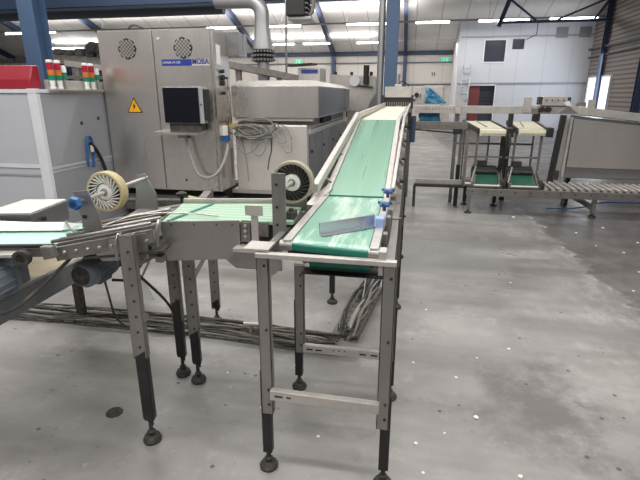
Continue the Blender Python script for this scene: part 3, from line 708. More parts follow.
# cross bars of the front frame
MB().bar((-.55, 1.60, 1.022), (-.02, 1.60, 1.020), .03, .020).build('cross_bar', steel_w, t, .003)
MB().bar((-.55, 2.21, .745), (-.05, 2.21, .745), .03, .026).build('cross_bar', steel_leg, t, .003)
for ya, yb, z in ((1.60, 1.59, .41), (2.215, 2.215, .275)):
    cb_ = MB().bar((-.51, ya, z), (-.06, yb, z), .03, .045).build('cross_bar', steel_w, t, .003)
    sl = MB()
    for x0 in (-.49, -.44, -.20, -.14): sl.box(x0, x0 + .035, ya - .017, ya - .014, z - .004, z + .004)
    for x0 in (-.34, -.31, -.28): sl.cyl((x0, ya - .017, z + .008), (x0, ya - .014, z + .008), .004, n=8)
    pieces(sl, 'slot', dark, cb_)
for x in (-.53, -.045):
    MB().bar((x, 1.62, 1.0), (x, 2.6, 1.0), .03, .045).build('long_bar', steel_leg, t)
    MB().bar((x, 2.6, 1.0), (x, 4.3, 1.33), .03, .05).bar((x, 4.3, 1.34), (x, 7.2, 1.36), .03, .05).build('long_bar', steel_d, t)
box(-.60, -.50, 1.60, 1.70, 1.035, 1.043).build('corner_gusset', steel_w, t)
MB().prism([(-.50, 1.61, 1.03), (-.44, 1.61, 1.03), (-.47, 1.61, .95), (-.50, 1.61, .93)], (0, .006, 0)).build('corner_gusset', steel, t)
box(-.085, -.06, 1.60, 1.66, .97, 1.06).build('corner_gusset', steel_w, t)
# guides
MB().bar((-.49, 2.46, 1.115), (-.455, 4.2, 1.435), .035, .05).build('left_guide', steel_w, t, .004)
MB().bar((-.45, 4.18, 1.432), (-.39, 7.2, 1.47), .03, .04).build('left_guide', steel_w, t, .004)
for s in (.12, .42, .72):
    y = 2.5 + s * 1.7; z = 1.12 + s * .315
    MB().bar((-.485 + s * .02, y, z - .02), (-.44, y, z - .055), .025, .012).build('guide_bracket', steel, t)
MB().bar((-.50, 2.36, 1.035), (-.44, 2.62, 1.085), .05, .02).build('guide_foot', steel_w, t)
MB().bar((-.075, 2.55, 1.10), (-.055, 4.2, 1.405), .02, .035).build('right_guide', steel_w, t, .003)
MB().bar((-.055, 4.2, 1.405), (-.02, 7.2, 1.47), .02, .035).build('right_guide', steel_w, t, .003)
for s in (.1, .35, .6, .85):
    y = 2.55 + s * 1.65; z = 1.10 + s * .305
    MB().bar((-.07, y, z), (-.03, y, z - .05), .03, .02).build('guide_bracket', steel_d, t)
    MB().cyl((-.045, y - .02, z + .0), (-.02, y - .02, z - .0), .014, n=10).build('guide_knob', rubber_d, t)
# deflector bar with its clamp
df = MB().hexa([(-.332, 1.762, 1.066), (-.128, 1.945, 1.066), (-.134, 1.951, 1.066), (-.338, 1.768, 1.066), (-.332, 1.762, 1.112), (-.128, 1.945, 1.112), (-.134, 1.951, 1.112), (-.338, 1.768, 1.112)])
df.hexa([(-.332, 1.762, 1.064), (-.128, 1.945, 1.064), (-.110, 1.925, 1.064), (-.314, 1.742, 1.064), (-.332, 1.762, 1.067), (-.128, 1.945, 1.067), (-.110, 1.925, 1.067), (-.314, 1.742, 1.067)])
df.build('deflector_bar', alu, t)
MB().box(-.122, -.085, 1.90, 1.945, 1.062, 1.108).build('deflector_clamp', peri, t, .005)
pieces(MB().box(-.085, -.066, 1.80, 1.84, .97, 1.07).box(-.082, -.062, 1.96, 2.0, .98, 1.10).box(-.078, -.058, 2.10, 2.14, 1.0, 1.10), 'clamp_post', steel, t, .003)
for x, y, z in ((-.096, 2.10, 1.122), (-.092, 2.32, 1.139)):
    kb = MB().lathe((x, y, z - .03), (0, 0, 1), [(0, .008), (.02, .009), (.022, .022), (.032, .026), (.04, .018), (.04, .001)], 14)
    for k in range(3): kb.bar((x, y, z + .003), (x + .034 * math.cos(k * 2.09 + .4), y + .034 * math.sin(k * 2.09 + .4), z + .006), .014, .012)
    kb.build('lever_knob', bluek, t)
MB().cyl((.03, 5.9, 1.05), (.03, 5.9, 1.36), .035, n=16).build('drive_motor', mat('dark_blue_motor', rgb(62, 78, 102), .45, 0, .1), t)
MB().box(-.05, .02, 5.85, 5.95, 1.2, 1.34).build('motor_mount', rubber_d, t)
MB().bar((-.02, 5.6, 1.36), (-.02, 6.1, 1.39), .05, .10).build('motor_plate', rubber_d, t)

# white belt and head
t = thing('white_belt_conveyor', 'cream white belt section at the top of the green incline with a steel hood', 'conveyor', (-.25, 6, 0))
MB().hexa([(-.425, 4.21, 1.36), (-.125, 4.21, 1.36), (-.075, 7.4, 1.40), (-.385, 7.4, 1.40), (-.425, 4.21, 1.395), (-.125, 4.21, 1.395), (-.075, 7.4, 1.435), (-.385, 7.4, 1.435)]).build('belt', cream, t)
MB().bar((-.445, 4.2, 1.375), (-.405, 7.4, 1.415), .03, .05).build('side_rail', steel_w, t)
MB().bar((-.105, 4.2, 1.375), (-.05, 7.4, 1.415), .03, .05).build('side_rail', steel_w, t)
hb = MB().box(-.405, -.005, 7.42, 7.9, 1.565, 1.72).build('hood', steel_w, t, .005)
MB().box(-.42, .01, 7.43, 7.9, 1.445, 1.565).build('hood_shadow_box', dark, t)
pieces(MB().box(-.435, -.405, 7.40, 7.9, 1.40, 1.60).box(-.005, .025, 7.40, 7.9, 1.40, 1.60), 'hood_side', rubber_d, t)
cm = MB()
for k in range(12): cm.box(-.40 + k * .034, -.385 + k * .034, 7.42, 7.44, 1.445, 1.50)
cm.build('brush_strip', steel_d, t)
MB().cyl((-.21, 7.6, 1.72), (-.21, 7.6, 1.90), .02, n=10).cyl((-.26, 7.5, 1.73), (-.16, 7.5, 1.73), .03, n=12).build('air_fitting', steel, t)
MB().tube([(-.20, 7.55, 1.75), (-.16, 7.5, 1.82), (-.08, 7.5, 1.76), (-.04, 7.5, 1.70)], .008, 6, 2).build('air_line', rubber, t)
for x in (-.40, -.01): MB().bar((x, 7.7, 0), (x, 7.7, 1.5), .05, .05, (1, 0, 0)).build('leg', steel_d, t)
t = thing('steel_panel', 'flat steel panel with a black knob right of the conveyor head', 'panel', (.2, 7.7, 0))
box(.05, .44, 7.62, 7.68, 1.47, 1.72).build('panel', steel_w, t, .004)
MB().cyl((.07, 7.60, 1.60), (.07, 7.62, 1.60), .035, n=18).build('knob', rubber, t)
MB().bar((.13, 7.61, 1.62), (.13, 7.61, 1.56), .01, .03, (0, 1, 0)).build('lever', rubber, t)
MB().bar((-.03, 7.70, 1.52), (.40, 7.70, 1.52), .04, .04).build('support_arm', steel_d, t)
def film(pts, y, label):
    mb = MB(); n = 9; rows = []
    for i in range(n):
        s = i / (n - 1); row = []
        for j in range(7):
            q = j / 6
            a = Vector(pts[0]).lerp(Vector(pts[1]), s); b = Vector(pts[3]).lerp(Vector(pts[2]), s); p = a.lerp(b, q)
            row.append((p[0] + .01 * R.uniform(-1, 1), y - .02 + .02 * math.sin(9 * s + 6 * q) + .01 * R.uniform(-1, 1), p[1] + .01 * R.uniform(-1, 1)))
        rows.append(row)
    V = [[mb.v(p) for p in r] for r in rows]
    for i in range(n - 1):
        for j in range(6): mb.bm.faces.new((V[i][j], V[i + 1][j], V[i + 1][j + 1], V[i][j + 1]))
    o = mb.build('plastic_film', film_m); o.modifiers.new('Solid', 'SOLIDIFY').thickness = .004
    return tag(o, label, 'plastic film')
film([(.20, 1.71), (.27, 1.70), (.53, 1.48), (.20, 1.48)], 7.615, 'blue plastic film draped over the steel panel right of the conveyor head')
film([(.12, 1.40), (.40, 1.40), (.46, 1.19), (.12, 1.19)], 7.45, 'blue plastic film hanging below the long steel beam')

# ------------------------------------------------------------------ left transfer conveyors
RZ = Matrix.Rotation(math.radians(11), 4, 'Z')
t = thing('transfer_conveyor', 'grimy steel transfer conveyor with mint belt at the left edge', 'conveyor', (-1.5, 1.9, 0))
def strip(pn, pf, th):
    """belt-like slab between a near and a far polyline"""
    mb = MB()
    for i in range(len(pn) - 1):
        a, b, c, d = map(Vector, (pn[i], pn[i + 1], pf[i + 1], pf[i])); dz = Vector((0, 0, th))
        mb.hexa([a - dz, b - dz, c - dz, d - dz, a, b, c, d])
    return mb
nearA = [(-2.35, 1.52, .975), (-1.50, 1.705, .975), (-1.08, 1.80, 1.055)]
farA = [(-2.42, 1.86, .975), (-1.57, 2.04, .975), (-1.14, 2.13, 1.055)]
strip(nearA[:2], farA[:2], .012).build('belt', mint, t)
strip([nearA[1], nearA[2]], [farA[1], farA[2]], .02).build('slide_bed', steel_d, t)
def off(p, dy, dz): return (p[0] - .19 * dy, p[1] + dy, p[2] + dz)
MB().bar(off(nearA[0], -.02, -.032), off(nearA[1], -.02, -.032), .02, .038).build('near_side', steel_d, t, .003)
MB().bar(off(nearA[1], -.02, -.042), off(nearA[2], -.02, -.042), .02, .062).build('near_side', steel_d, t, .003)
for i in range(2): MB().bar(off(farA[i], .02, -.03), off(farA[i + 1], .02, -.03), .02, .05).build('far_side', steel_d, t, .003)
for dy, r, z in ((-.035, .008, .02), (.03, .006, .012), (.09, .008, .012), (.16, .006, .010), (.24, .010, .014)):
    MB().tube([off(nearA[1], dy, z), off(nearA[2], dy, z)], r, 8).build('guide_rod', steel if r > .006 else rubber_d, t)
MB().bar(off(nearA[1], .20, .004), off(nearA[2], .20, .004), .05, .006).build('slide_strip', tan, t)
MB().bar(off(nearA[0], -.03, .0), off(nearA[1], -.03, .0), .02, .014).build('edge_strip', rubber, t)
MB().hexa([(-2.35, 1.70, .985), (-1.60, 1.865, .985), (-1.56, 1.93, .985), (-2.35, 1.80, .985), (-2.35, 1.72, 1.022), (-1.60, 1.885, 1.022), (-1.55, 1.94, 1.0), (-2.35, 1.82, 1.022)]).build('white_flap', white_p, t)
MB().tube([(-1.60, 1.90, 1.02), (-1.53, 1.84, .992), (-1.46, 1.83, .992), (-1.38, 1.87, 1.01)], .005, 6, 2).build('wire_guide', steel_d, t)
MB().prism([(-1.36, 1.715, .985), (-1.10, 1.77, 1.03), (-1.10, 1.77, .91), (-1.30, 1.728, .90)], (0, -.008, 0)).build('side_plate', steel, t, .002)
bo = MB()
for k in range(9): x = -1.50 + k * .05; bo.cyl((x, 1.665 + k * .011, .94 + k * .007), (x, 1.685 + k * .011, .94 + k * .007), .006, n=8)
pieces(bo, 'bolt', steel_w, t)
MB().prism([(-1.52, 1.655, .985), (-1.47, 1.665, .985), (-1.46, 1.665, .935), (-1.51, 1.655, .925)], (0, -.03, 0)).build('end_bracket', steel_d, t, .004)
MB().bar((-1.40, 1.80, .915), (-1.05, 1.87, .945), .20, .012).build('under_plate', rubber_d, t)
MB().hexa([(-1.98, 1.50, .945), (-1.62, 1.58, .945), (-1.62, 1.66, .945), (-1.98, 1.60, .945), (-1.98, 1.50, .957), (-1.62, 1.58, .957), (-1.62, 1.66, .957), (-1.98, 1.60, .957)]).build('catch_tray', steel_w, t)
MB().bar((-1.40, 1.95, .90), (-1.40, 1.95, .98), .05, .05, (1, 0, 0)).build('motor_hanger', rubber_d, t)
cl = MB()
for q in ((-1.185, 1.70, .98), (-1.05, 1.80, 1.02)): cl.tube([(q[0], q[1], q[2] + .06), (q[0], q[1] - .03, q[2] + .03), (q[0] - .005, q[1] - .03, q[2] - .05)], .008, 6, 1)
pieces(cl, 'wire_clamp', steel, t)
MB().bar((-1.12, 1.80, .94), (-1.06, 1.98, .97), .05, .04).build('inner_bracket', steel, t)
MB().bar((-1.1, 1.84, .88), (-1.06, 2.02, .91), .04, .03).build('inner_bracket', steel, t)
# bent channel legs L1 + L2
def chan_leg(x, y, z0, z1, ang, zb, w=.062, d=.04, m=steel_leg, sl=0.0):
    M = Matrix.Translation((x, y, 0)) @ Matrix.Rotation(math.radians(ang), 4, 'Z')
    mb = MB(M); mb.box(-w / 2, w / 2, -d / 2, -d / 2 + .006, z0, z1); mb.box(-w / 2, -w / 2 + .006, -d / 2, d / 2, z0, z1); mb.box(w / 2 - .006, w / 2, -d / 2, d / 2, z0, z1)
    lg = mb.build('leg', m, t, .002)
    b2 = MB(M)
    for k in range(9):
        z = z0 + .06 + k * .075
        if z < z1 - .03: b2.cyl((.005, -d / 2 - .004, z), (.005, -d / 2, z), .006, n=8)
    pieces(b2, 'bolt', rubber_d, lg)
    f = MB(M); f.box(-.024, .024, .0 - .012, .026, .12, zb); f.prism([(-.024, -.022, .14), (.024, -.022, .10), (.024, -.022, zb), (-.024, -.022, zb - .03)], (0, .005, 0)); f.build('black_foot_tube', black_leg, lg, .003)
    MB(M).lathe((0, 0, 0), (0, 0, 1), [(0, .040), (.012, .044), (.03, .036), (.036, .016), (.055, .020), (.062, .010), (.14, .010)], 22).build('levelling_foot', rubber_d, lg)
    return lg
chan_leg(-1.145, 1.69, .46, 1.045, 11, .50)
chan_leg(-1.255, 2.24, .36, .80, 11, .50, m=steel_d)
MB().bar((-1.15, 1.71, .93), (-1.235, 2.20, .86), .04, .035).bar((-1.145, 1.72, .89), (-1.23, 2.20, .82), .012, .02).build('leg_brace', steel_leg, t)
MB().bar((-1.145, 1.70, .66), (-1.10, 1.69, .66), .03, .03).build('leg_tab', steel_leg, t)
MB().bar((-1.25, 2.22, .70), (-1.20, 2.12, 1.0), .04, .03).build('leg_brace', steel_d, t)

t = thing('stripe_belt_conveyor', 'pale green striped belt conveyor with big steel side plate feeding the front belt', 'conveyor', (-.8, 2.1, 0))
nearB = [(-1.09, 1.885, 1.05), (-.50, 1.99, 1.05)]; farB = [(-1.165, 2.24, 1.05), (-.535, 2.36, 1.05)]
strip(nearB, farB, .015).build('belt', green_s, t)
MB().bar((-1.06, 1.893, 1.052), (-1.0, 2.26, 1.052), .02, .004).build('belt_seam', green_e, t)
MB().bar((-1.08, 1.925, .985), (-.50, 2.03, .985), .02, .10).build('near_side', rubber_d, t)
MB().bar((-1.17, 2.27, 1.0), (-.54, 2.39, 1.0), .02, .14).build('far_side', steel_w, t)
sp = MB().prism([(-1.085, 1.865, 1.055), (-.735, 1.93, 1.06), (-.735, 1.93, .945), (-.785, 1.92, .875), (-1.07, 1.868, .865), (-1.085, 1.865, .90)], (0, .008, 0)).build('side_plate', steel, t, .002)
bo = MB()
for x in (-1.04, -.94, -.84, -.77): bo.cyl((x, 1.865 + (x + 1.085) * .186, 1.04), (x, 1.872 + (x + 1.085) * .186, 1.04), .006, n=8)
pieces(bo, 'bolt', rubber_d, sp)
MB().prism([(-.85, 2.0, .925), (-.56, 2.0, .925), (-.56, 2.0, .80), (-.79, 2.0, .80), (-.85, 2.0, .85)], (0, .008, 0)).build('lower_plate', steel, t, .002)
pieces(MB().box(-.735, -.69, 1.94, 1.97, .955, 1.05).box(-.655, -.61, 1.96, 1.985, .98, 1.045), 'inner_bracket', steel_d, t)
for z in (.985, 1.01, 1.035): MB().cyl((-.71, 1.93, z), (-.71, 1.94, z), .007, n=8).build('bolt', steel_w, t)
MB().box(-.75, -.55, 1.87, 1.98, .93, .945).build('foot_plate', steel_w, t)
chan_leg(-1.135, 2.19, .29, .98, 14, .34)
chan_leg(-1.315, 2.90, .12, 1.0, 14, .20)
MB().bar((-1.14, 2.21, .64), (-1.30, 2.87, .64), .03, .05).build('leg_brace', steel_leg, t)
MB().bar((-1.135, 2.2, .96), (-1.31, 2.9, .97), .05, .04).build('cross_bar', steel_d, t)
# small sign bracket
t = thing('sensor_bracket', 'small T shaped steel bracket standing beside the striped belt', 'bracket', (-.675, 1.96, .95))
box(-.668, -.638, 1.90, 1.912, .943, 1.10).build('post', steel_w, t)
box(-.692, -.612, 1.893, 1.90, 1.095, 1.14).build('plate', steel_w, t)

# grippy wheels
def wheel_parts(t, c, r, w, tread, spokes):
    c = Vector(c)
    MB().lathe(c - Vector((0, w / 2, 0)), (0, 1, 0), [(0, r * .86), (0, r * .97), (.006, r), (w - .006, r), (w, r * .97), (w, r * .86)], 48, closed=True).build('tread', tread, t)
    MB().lathe(c - Vector((0, w * .30, 0)), (0, 1, 0), [(0, .001), (0, r * .875), (w * .6, r * .875), (w * .6, .001)], 40).build('disc', rubber, t)
    sp = MB()
    for k in range(24):
        a = k * 2 * pi / 24; b = a + .45
        p = c + Vector((math.cos(a) * r * .46, -w * .34, math.sin(a) * r * .46)); q = c + Vector((math.cos(b) * r * .85, -w * .40, math.sin(b) * r * .85))
        sp.bar(p, q, r * .045, .02, (0, 1, 0))
    sp.build('spoke_fin', spokes, t)
    MB().lathe(c - Vector((0, w * .5, 0)), (0, 1, 0), [(0, .001), (0, r * .24), (.004, r * .40), (w * .4, r * .45), (w * .4, .001)], 32).build('hub', white_hub, t)
    MB().lathe(c - Vector((0, w * .5 + .006, 0)), (0, 1, 0), [(0, .001), (0, r * .16), (.008, r * .20), (.008, .001)], 20).build('hub_cap', steel, t)
t = thing('pressure_wheel', 'cream rimmed wheel on a steel axle with blue knob over the left conveyor', 'wheel', (-1.43, 2.0, .95))
wheel_parts(t, (-1.44, 2.02, 1.15), .098, .055, tyre, white_hub)
MB().cyl((-1.425, 1.76, 1.147), (-1.47, 2.43, 1.147), .010, n=14).build('axle', steel_w, t)
kb = MB()
kb.lathe((-1.422, 1.745, 1.147), (0, 1, 0), [(0, .001), (0, .026), (.004, .030), (.026, .030), (.03, .026), (.03, .001)], 6)
kb.build('knob', bluep, t)
MB().cyl((-1.422, 1.741, 1.147), (-1.422, 1.747, 1.147), .013, n=14).build('knob_core', mat('dark_blue_plastic', rgb(22, 48, 88), .4), t)
br = MB().prism([(-1.455, 1.80, 1.19), (-1.382, 1.80, 1.20), (-1.345, 1.80, 1.10), (-1.325, 1.80, .94), (-1.425, 1.80, .93), (-1.435, 1.80, 1.06)], (0, .008, 0)).build('near_bracket', steel, t, .002)
pieces(MB().box(-1.425, -1.405, 1.797, 1.80, 1.07, 1.085).box(-1.40, -1.375, 1.797, 1.80, 1.0, 1.012).box(-1.385, -1.36, 1.797, 1.80, .965, .977), 'slot', dark, br)
MB().prism([(-1.515, 2.40, 1.165), (-1.465, 2.40, 1.175), (-1.405, 2.40, 1.06), (-1.405, 2.40, .955), (-1.55, 2.40, .95)], (0, .008, 0)).build('far_bracket', steel, t, .002)
MB().bar((-1.47, 2.06, .94), (-1.47, 2.40, .96), .1, .02).build('bracket_foot', steel_d, t)
t = thing('grip_wheel', 'black spoked wheel behind an upright steel post beside the green belt', 'wheel', (-.57, 2.2, .95))
wheel_parts(t, (-.555, 2.22, 1.19), .105, .05, mat('dark_foam_tread', rgb(150, 142, 124), .7, 0, .15), rubber_d)
pb = MB().box(-.575, -.515, 1.925, 1.933, .95, 1.28).box(-.580, -.573, 1.933, 1.96, .95, 1.28).build('post', steel_leg, t, .002)
bo = MB()
for z in (1.23, 1.13, 1.05): bo.cyl((-.555, 1.921, z), (-.555, 1.925, z), .006, n=10)
pieces(bo, 'bolt', rubber, pb)
MB().cyl((-.555, 1.93, 1.19), (-.555, 2.3, 1.19), .011, n=12).build('axle', steel_w, t)
MB().box(-.61, -.50, 2.28, 2.29, 1.03, 1.22).build('far_bracket', steel_d, t)
MB().box(-.545, -.50, 2.02, 2.08, 1.052, 1.085).cyl((-.52, 2.04, 1.085), (-.52, 2.04, 1.10), .012, n=10).build('bearing_block', rubber_d, t, .003)

# small handle assembly behind the left conveyor
t = thing('clamp_handle', 'black star handle with a pale rod behind the left belt', 'handle', (-1.28, 2.45, 1.0))
MB().lathe((-1.30, 2.5, .99), (0, 0, 1), [(0, .01), (.04, .012), (.045, .03), (.06, .032), (.07, .012), (.07, .001)], 14).build('star_knob', rubber, t)
MB().cyl((-1.26, 2.5, 1.02), (-1.19, 2.52, 1.0), .018, n=12).build('rod', tyre, t)
MB().bar((-1.42, 2.42, .96), (-1.15, 2.5, 1.0), .05, .02).build('arm', steel_d, t)
tag(MB().tube([(-1.40, 1.80, 1.0), (-1.33, 1.88, 1.04), (-1.22, 1.95, 1.065), (-1.02, 1.99, 1.068), (-.86, 1.99, 1.06)], .004, 6, 2).build('guide_wire', steel), 'thin bent steel guide wire over the left transfer belt', 'wire')

# control box behind the left belt
t = thing('junction_box', 'flat grey steel box with a pale top behind the left belt', 'box', (-2.05, 2.25, 0))
bt = MB(); q = [(-2.20, 2.02), (-1.955, 2.08), (-2.005, 2.42), (-2.24, 2.36)]
bt.prism([(x, y, .88) for x, y in q], (0, 0, .115)).build('body', steel_side, t, .004)
MB().prism([(x * 1.002, y, .995) for x, y in q], (0, 0, .008)).build('lid', mat('dusty_pale_lid', rgb(198, 191, 184), .6, 0, .06, 20), t, .002)
MB().box(-2.12, -2.06, 1.94, 2.12, .885, .91).build('mounting_arm', steel_d, t)
MB().cyl((-1.96, 2.16, .95), (-1.945, 2.16, .95), .012, n=10).build('screw', rubber, t)

# gear motors
def motor(label, c, r, L, d, knob=False):
    c = Vector(c); d = Vector(d).normalized()
    t = thing('gear_motor', label, 'motor', tuple(c))
    M = c
    MB().lathe(c, d, [(0, .001), (0, r * .80), (.012, r * .92), (.02, r), (L * .25, r), (L * .25 + .002, r * .94), (L * .78, r * .94), (L * .78 + .002, r), (L * .86, r), (L, r * .62), (L, .001)], 28).build('body', motor_m, t)
    fc = MB(); side_ = d.cross(Vector((0, 0, 1))).normalized()
    fc.lathe(c - d * .003, d, [(0, .001), (0, r * .72), (.004, r * .74), (.004, .001)], 24)
    fc.build('fan_grille', rubber_d, t)
    fi = MB()
    for k in range(18):
        a = k * 2 * pi / 18; o = side_ * math.cos(a) * r * .96 + Vector((0, 0, 1)) * math.sin(a) * r * .96
        fi.bar(c + d * L * .27 + o, c + d * L * .76 + o, .006, .012, o)
    pieces(fi, 'cooling_fin', motor_m, t)
    e = c + d * (L + .035)
    MB().bar(c + d * L * .98, e + d * .035, r * 1.25, r * 1.3).build('gearbox', rubber_d if not knob else motor_m, t, .01)
    return t, e
mt, e = motor('blue grey gear motor hanging below the transfer conveyor', (-1.485, 1.80, .785), .066, .24, (.0, 1, .0))
MB().bar((-1.47, 2.07, .79), (-1.44, 2.0, .93), .06, .05, (1, 0, 0)).build('mounting', rubber_d, mt)
MB().box(-1.53, -1.45, 1.88, 1.98, .71, .73).build('terminal_box', motor_m, mt, .006)
tag(MB().tube([(-1.42, 1.93, .72), (-1.36, 1.98, .70), (-1.30, 2.02, .78), (-1.27, 2.05, .88)], .008, 6, 2).build('motor_cable', rubber), 'black cable curving right of the hanging gear motor', 'cable')
mt2, e = motor('large blue grey motor cut by the left picture edge', (-1.745, 1.44, .83), .10, .24, (-.1, 1, .0), True)
MB().lathe((-1.60, 1.62, .935), (.3, -1, 0), [(0, .03), (.0, .036), (.03, .036), (.03, .02), (.02, .018), (.02, .001)], 18).build('shaft_collar', rubber_d, mt2)
MB().box(-1.80, -1.66, 1.62, 1.70, .88, .945).build('mounting', motor_m, mt2, .01)

# low belt conveyor below
t = thing('low_belt_conveyor', 'low dusty tan belt conveyor with blue grey side beam under the left belts', 'conveyor', (-2.1, 2.2, 0))
box(-2.32, -1.83, 1.2, 2.95, .655, .69).build('belt', tan, t)
MB().bar((-1.815, 1.2, .645), (-1.815, 2.95, .655), .03, .12).build('side_beam', beamblue, t, .004)
MB().bar((-2.34, 1.2, .645), (-2.34, 2.95, .655), .03, .12).build('side_beam', beamblue, t, .004)
MB().cyl((-2.33, 2.96, .65), (-1.82, 2.96, .65), .04, n=18).build('end_roller', steel_d, t)
for x, y in ((-1.85, 1.3), (-2.31, 1.3), (-1.85, 2.75), (-2.31, 2.75)):
    lg = MB().box(x - .025, x + .025, y - .025, y + .025, .04, .60).build('leg', rubber_d, t)
    MB().lathe((x, y, 0), (0, 0, 1), [(0, .04), (.015, .04), (.03, .015), (.05, .012)], 16).build('levelling_foot', rubber_d, lg)
tag(MB().tube([(-1.44, 1.72, .92), (-1.50, 1.70, .86), (-1.56, 1.60, .78), (-1.62, 1.52, .72), (-1.72, 1.46, .715), (-1.95, 1.40, .705)], .008, 7, 2).build('loose_cable', cable_d), 'dark cable drooping from the transfer conveyor over the low side beam', 'cable')
tag(MB().tube([(-1.83, 2.4, .60), (-1.82, 2.42, .40), (-1.85, 2.5, .15), (-1.75, 2.6, .05), (-1.5, 2.66, .06)], .007, 6, 2).build('loose_cable', cable_d), 'dark cable dropping from the low conveyor to the floor tray', 'cable')
tag(MB().tube([(-1.155, 1.73, .86), (-1.16, 1.85, .74), (-1.18, 2.0, .60), (-1.225, 2.17, .42)], .007, 7, 2).build('loose_cable', rubber), 'black cable running down between the conveyor legs', 'cable')
t = thing('hanging_tag', 'white paper tag on a steel clip between the conveyor legs', 'tag', (-1.19, 2.0, .7))
MB().bar((-1.215, 1.84, .77), (-1.175, 1.86, .655), .055, .003, (0, 1, 0)).build('paper', label_m, t)
MB().tube([(-1.19, 1.90, .88), (-1.17, 1.90, .87), (-1.21, 1.84, .76)], .005, 6, 1).build('clip', steel, t)

# ------------------------------------------------------------------ cable trays on the floor
def cable_run(pts, n, wdt, label, h=.05):
    t = thing('cable_bundle', label, 'cable tray', tuple(pts[0]))
    P = [Vector(p) for p in pts]
    tr = MB()
    for i in range(len(P) - 1):
        a, b = P[i], P[i + 1]; d = (b - a).normalized(); s = d.cross(Vector((0, 0, 1))); L = (b - a).length
        for k in range(-2, 3): tr.bar(a + s * k * wdt / 4 + Vector((0, 0, .006)), b + s * k * wdt / 4 + Vector((0, 0, .006)), .005, .005)
        for sg_ in (-1, 1):
            for zz in (.03, .055): tr.bar(a + s * sg_ * wdt / 2 + Vector((0, 0, zz)), b + s * sg_ * wdt / 2 + Vector((0, 0, zz)), .005, .005)
        for k in range(int(L / .1)):
            q = a + d * (k * .1 + .05)
            tr.bar(q - s * wdt / 2 + Vector((0, 0, .003)), q + s * wdt / 2 + Vector((0, 0, .003)), .005, .005)
            for sg_ in (-1, 1): tr.bar(q + s * sg_ * wdt / 2, q + s * sg_ * wdt / 2 + Vector((0, 0, .058)), .005, .005, (1, 0, 0))
    tr.build('wire_tray', steel_d, t)
    for k in range(n):
        o = R.uniform(-.45, .45) * wdt; pts2 = []
        for i in range(len(P) - 1):
            a, b = P[i], P[i + 1]; d = (b - a).normalized(); s = d.cross(Vector((0, 0, 1))); L = (b - a).length; m = max(3, int(L / .22))
            for j in range(m + (1 if i == len(P) - 2 else 0)):
                o += R.uniform(-.3, .3) * wdt; o = max(-.52 * wdt, min(.52 * wdt, o))
                pts2.append(a + d * (L * j / m) + s * o + Vector((0, 0, .02 + R.uniform(0, h))))
        MB().tube(pts2, R.choice((.006, .007, .009, .011)), 6, 1).build('cable', R.choice((cable_d, cable_d, cable_l, cable_g)), t)
    return t
cable_run([(-3.1, 2.74, 0), (-2.4, 2.78, 0), (-1.2, 2.77, 0), (-.40, 2.70, 0)], 16, .19, 'long wire tray of tangled dark cables lying across the floor at left')
cable_run([(-.36, 2.80, 0), (-.24, 3.7, 0), (-.21, 5.2, 0)], 14, .17, 'wire tray of cables running back under the green conveyor', .09)
tag(MB().bar((-.42, 2.60, .03), (-.24, 2.60, .03), .02, .006).bar((-.42, 2.62, .05), (-.24, 2.62, .05), .006, .006).build('tray_end', steel_d), 'bent wire tray end at the corner of the two cable runs', 'tray end')
t = thing('drain_valve', 'small steel valve fitting lying on the cable tray', 'valve', (-.98, 2.75, .1))
MB().cyl((-1.04, 2.72, .11), (-.90, 2.72, .115), .016, n=12).build('body', steel_w, t)
MB().cyl((-.99, 2.72, .11), (-.99, 2.70, .05), .012, n=10).build('stem', steel, t)

# ------------------------------------------------------------------ right packing machine
t = thing('overhead_beam', 'long pale steel beam spanning from the conveyor head to the right edge', 'beam', (1.5, 7.3, 0))
box(.06, 2.36, 7.3, 7.42, 1.345, 1.45).build('beam', steel_w, t, .004)
MB().bar((2.3, 7.32, 1.392), (4.6, 7.2, 1.14), .10, .105).build('beam', steel_w, t, .004)
bo = MB()
for k in range(11): bo.cyl((.16 + k * .05, 7.292, 1.405), (.16 + k * .05, 7.3, 1.405), .007, n=8)
pieces(bo, 'bolt', rubber_d, t)
for x0, x1, z0, z1 in ((.63, .71, 1.34, 1.57), (1.56, 1.66, 1.36, 1.57), (2.40, 2.49, 1.33, 1.54)):
    box(x0, x1, 7.26, 7.30, z0, z1).build('mounting_plate', steel_w, t, .003)
box(1.69, 1.76, 7.27, 7.30, 1.33, 1.42).build('mounting_plate', steel, t)
MB().prism([(2.02, 7.28, 1.345), (2.30, 7.28, 1.345), (2.16, 7.28, 1.45)], (0, .02, 0)).build('gusset', steel, t)
MB().box(1.70, 1.80, 7.27, 7.33, 1.24, 1.35).build('black_sensor', rubber, t, .008)
box(2.28, 2.40, 7.35, 7.42, 1.44, 1.50).build('rear_block', steel_d, t)
for x in (.67, 4.4): MB().bar((x, 7.38, 0), (x, 7.38, 1.36 if x < 2 else 1.1), .05, .05, (1, 0, 0)).build('leg', steel_d, t)
t = thing('drive_unit', 'grey motor block with two black knobs on top of the long beam', 'motor', (1.95, 7.35, 1.45))
box(1.80, 2.13, 7.26, 7.42, 1.452, 1.585).build('housing', steel_w, t, .01)
MB().box(1.755, 1.80, 7.27, 7.4, 1.47, 1.575).box(2.13, 2.17, 7.27, 7.4, 1.47, 1.57).build('end_cap', rubber_d, t, .006)
for x in (1.80, 1.89): MB().cyl((x, 7.22, 1.405), (x, 7.30, 1.405), .036, n=18).build('knob', rubber, t)
MB().prism([(2.08, 7.255, 1.50), (2.12, 7.255, 1.455), (2.18, 7.255, 1.46), (2.15, 7.255, 1.525)], (0, .006, 0)).build('paper_tag', label_m, t)
bo = MB()
for k in range(4): bo.cyl((1.85 + k * .075, 7.25, 1.53), (1.85 + k * .075, 7.26, 1.53), .01, n=8)
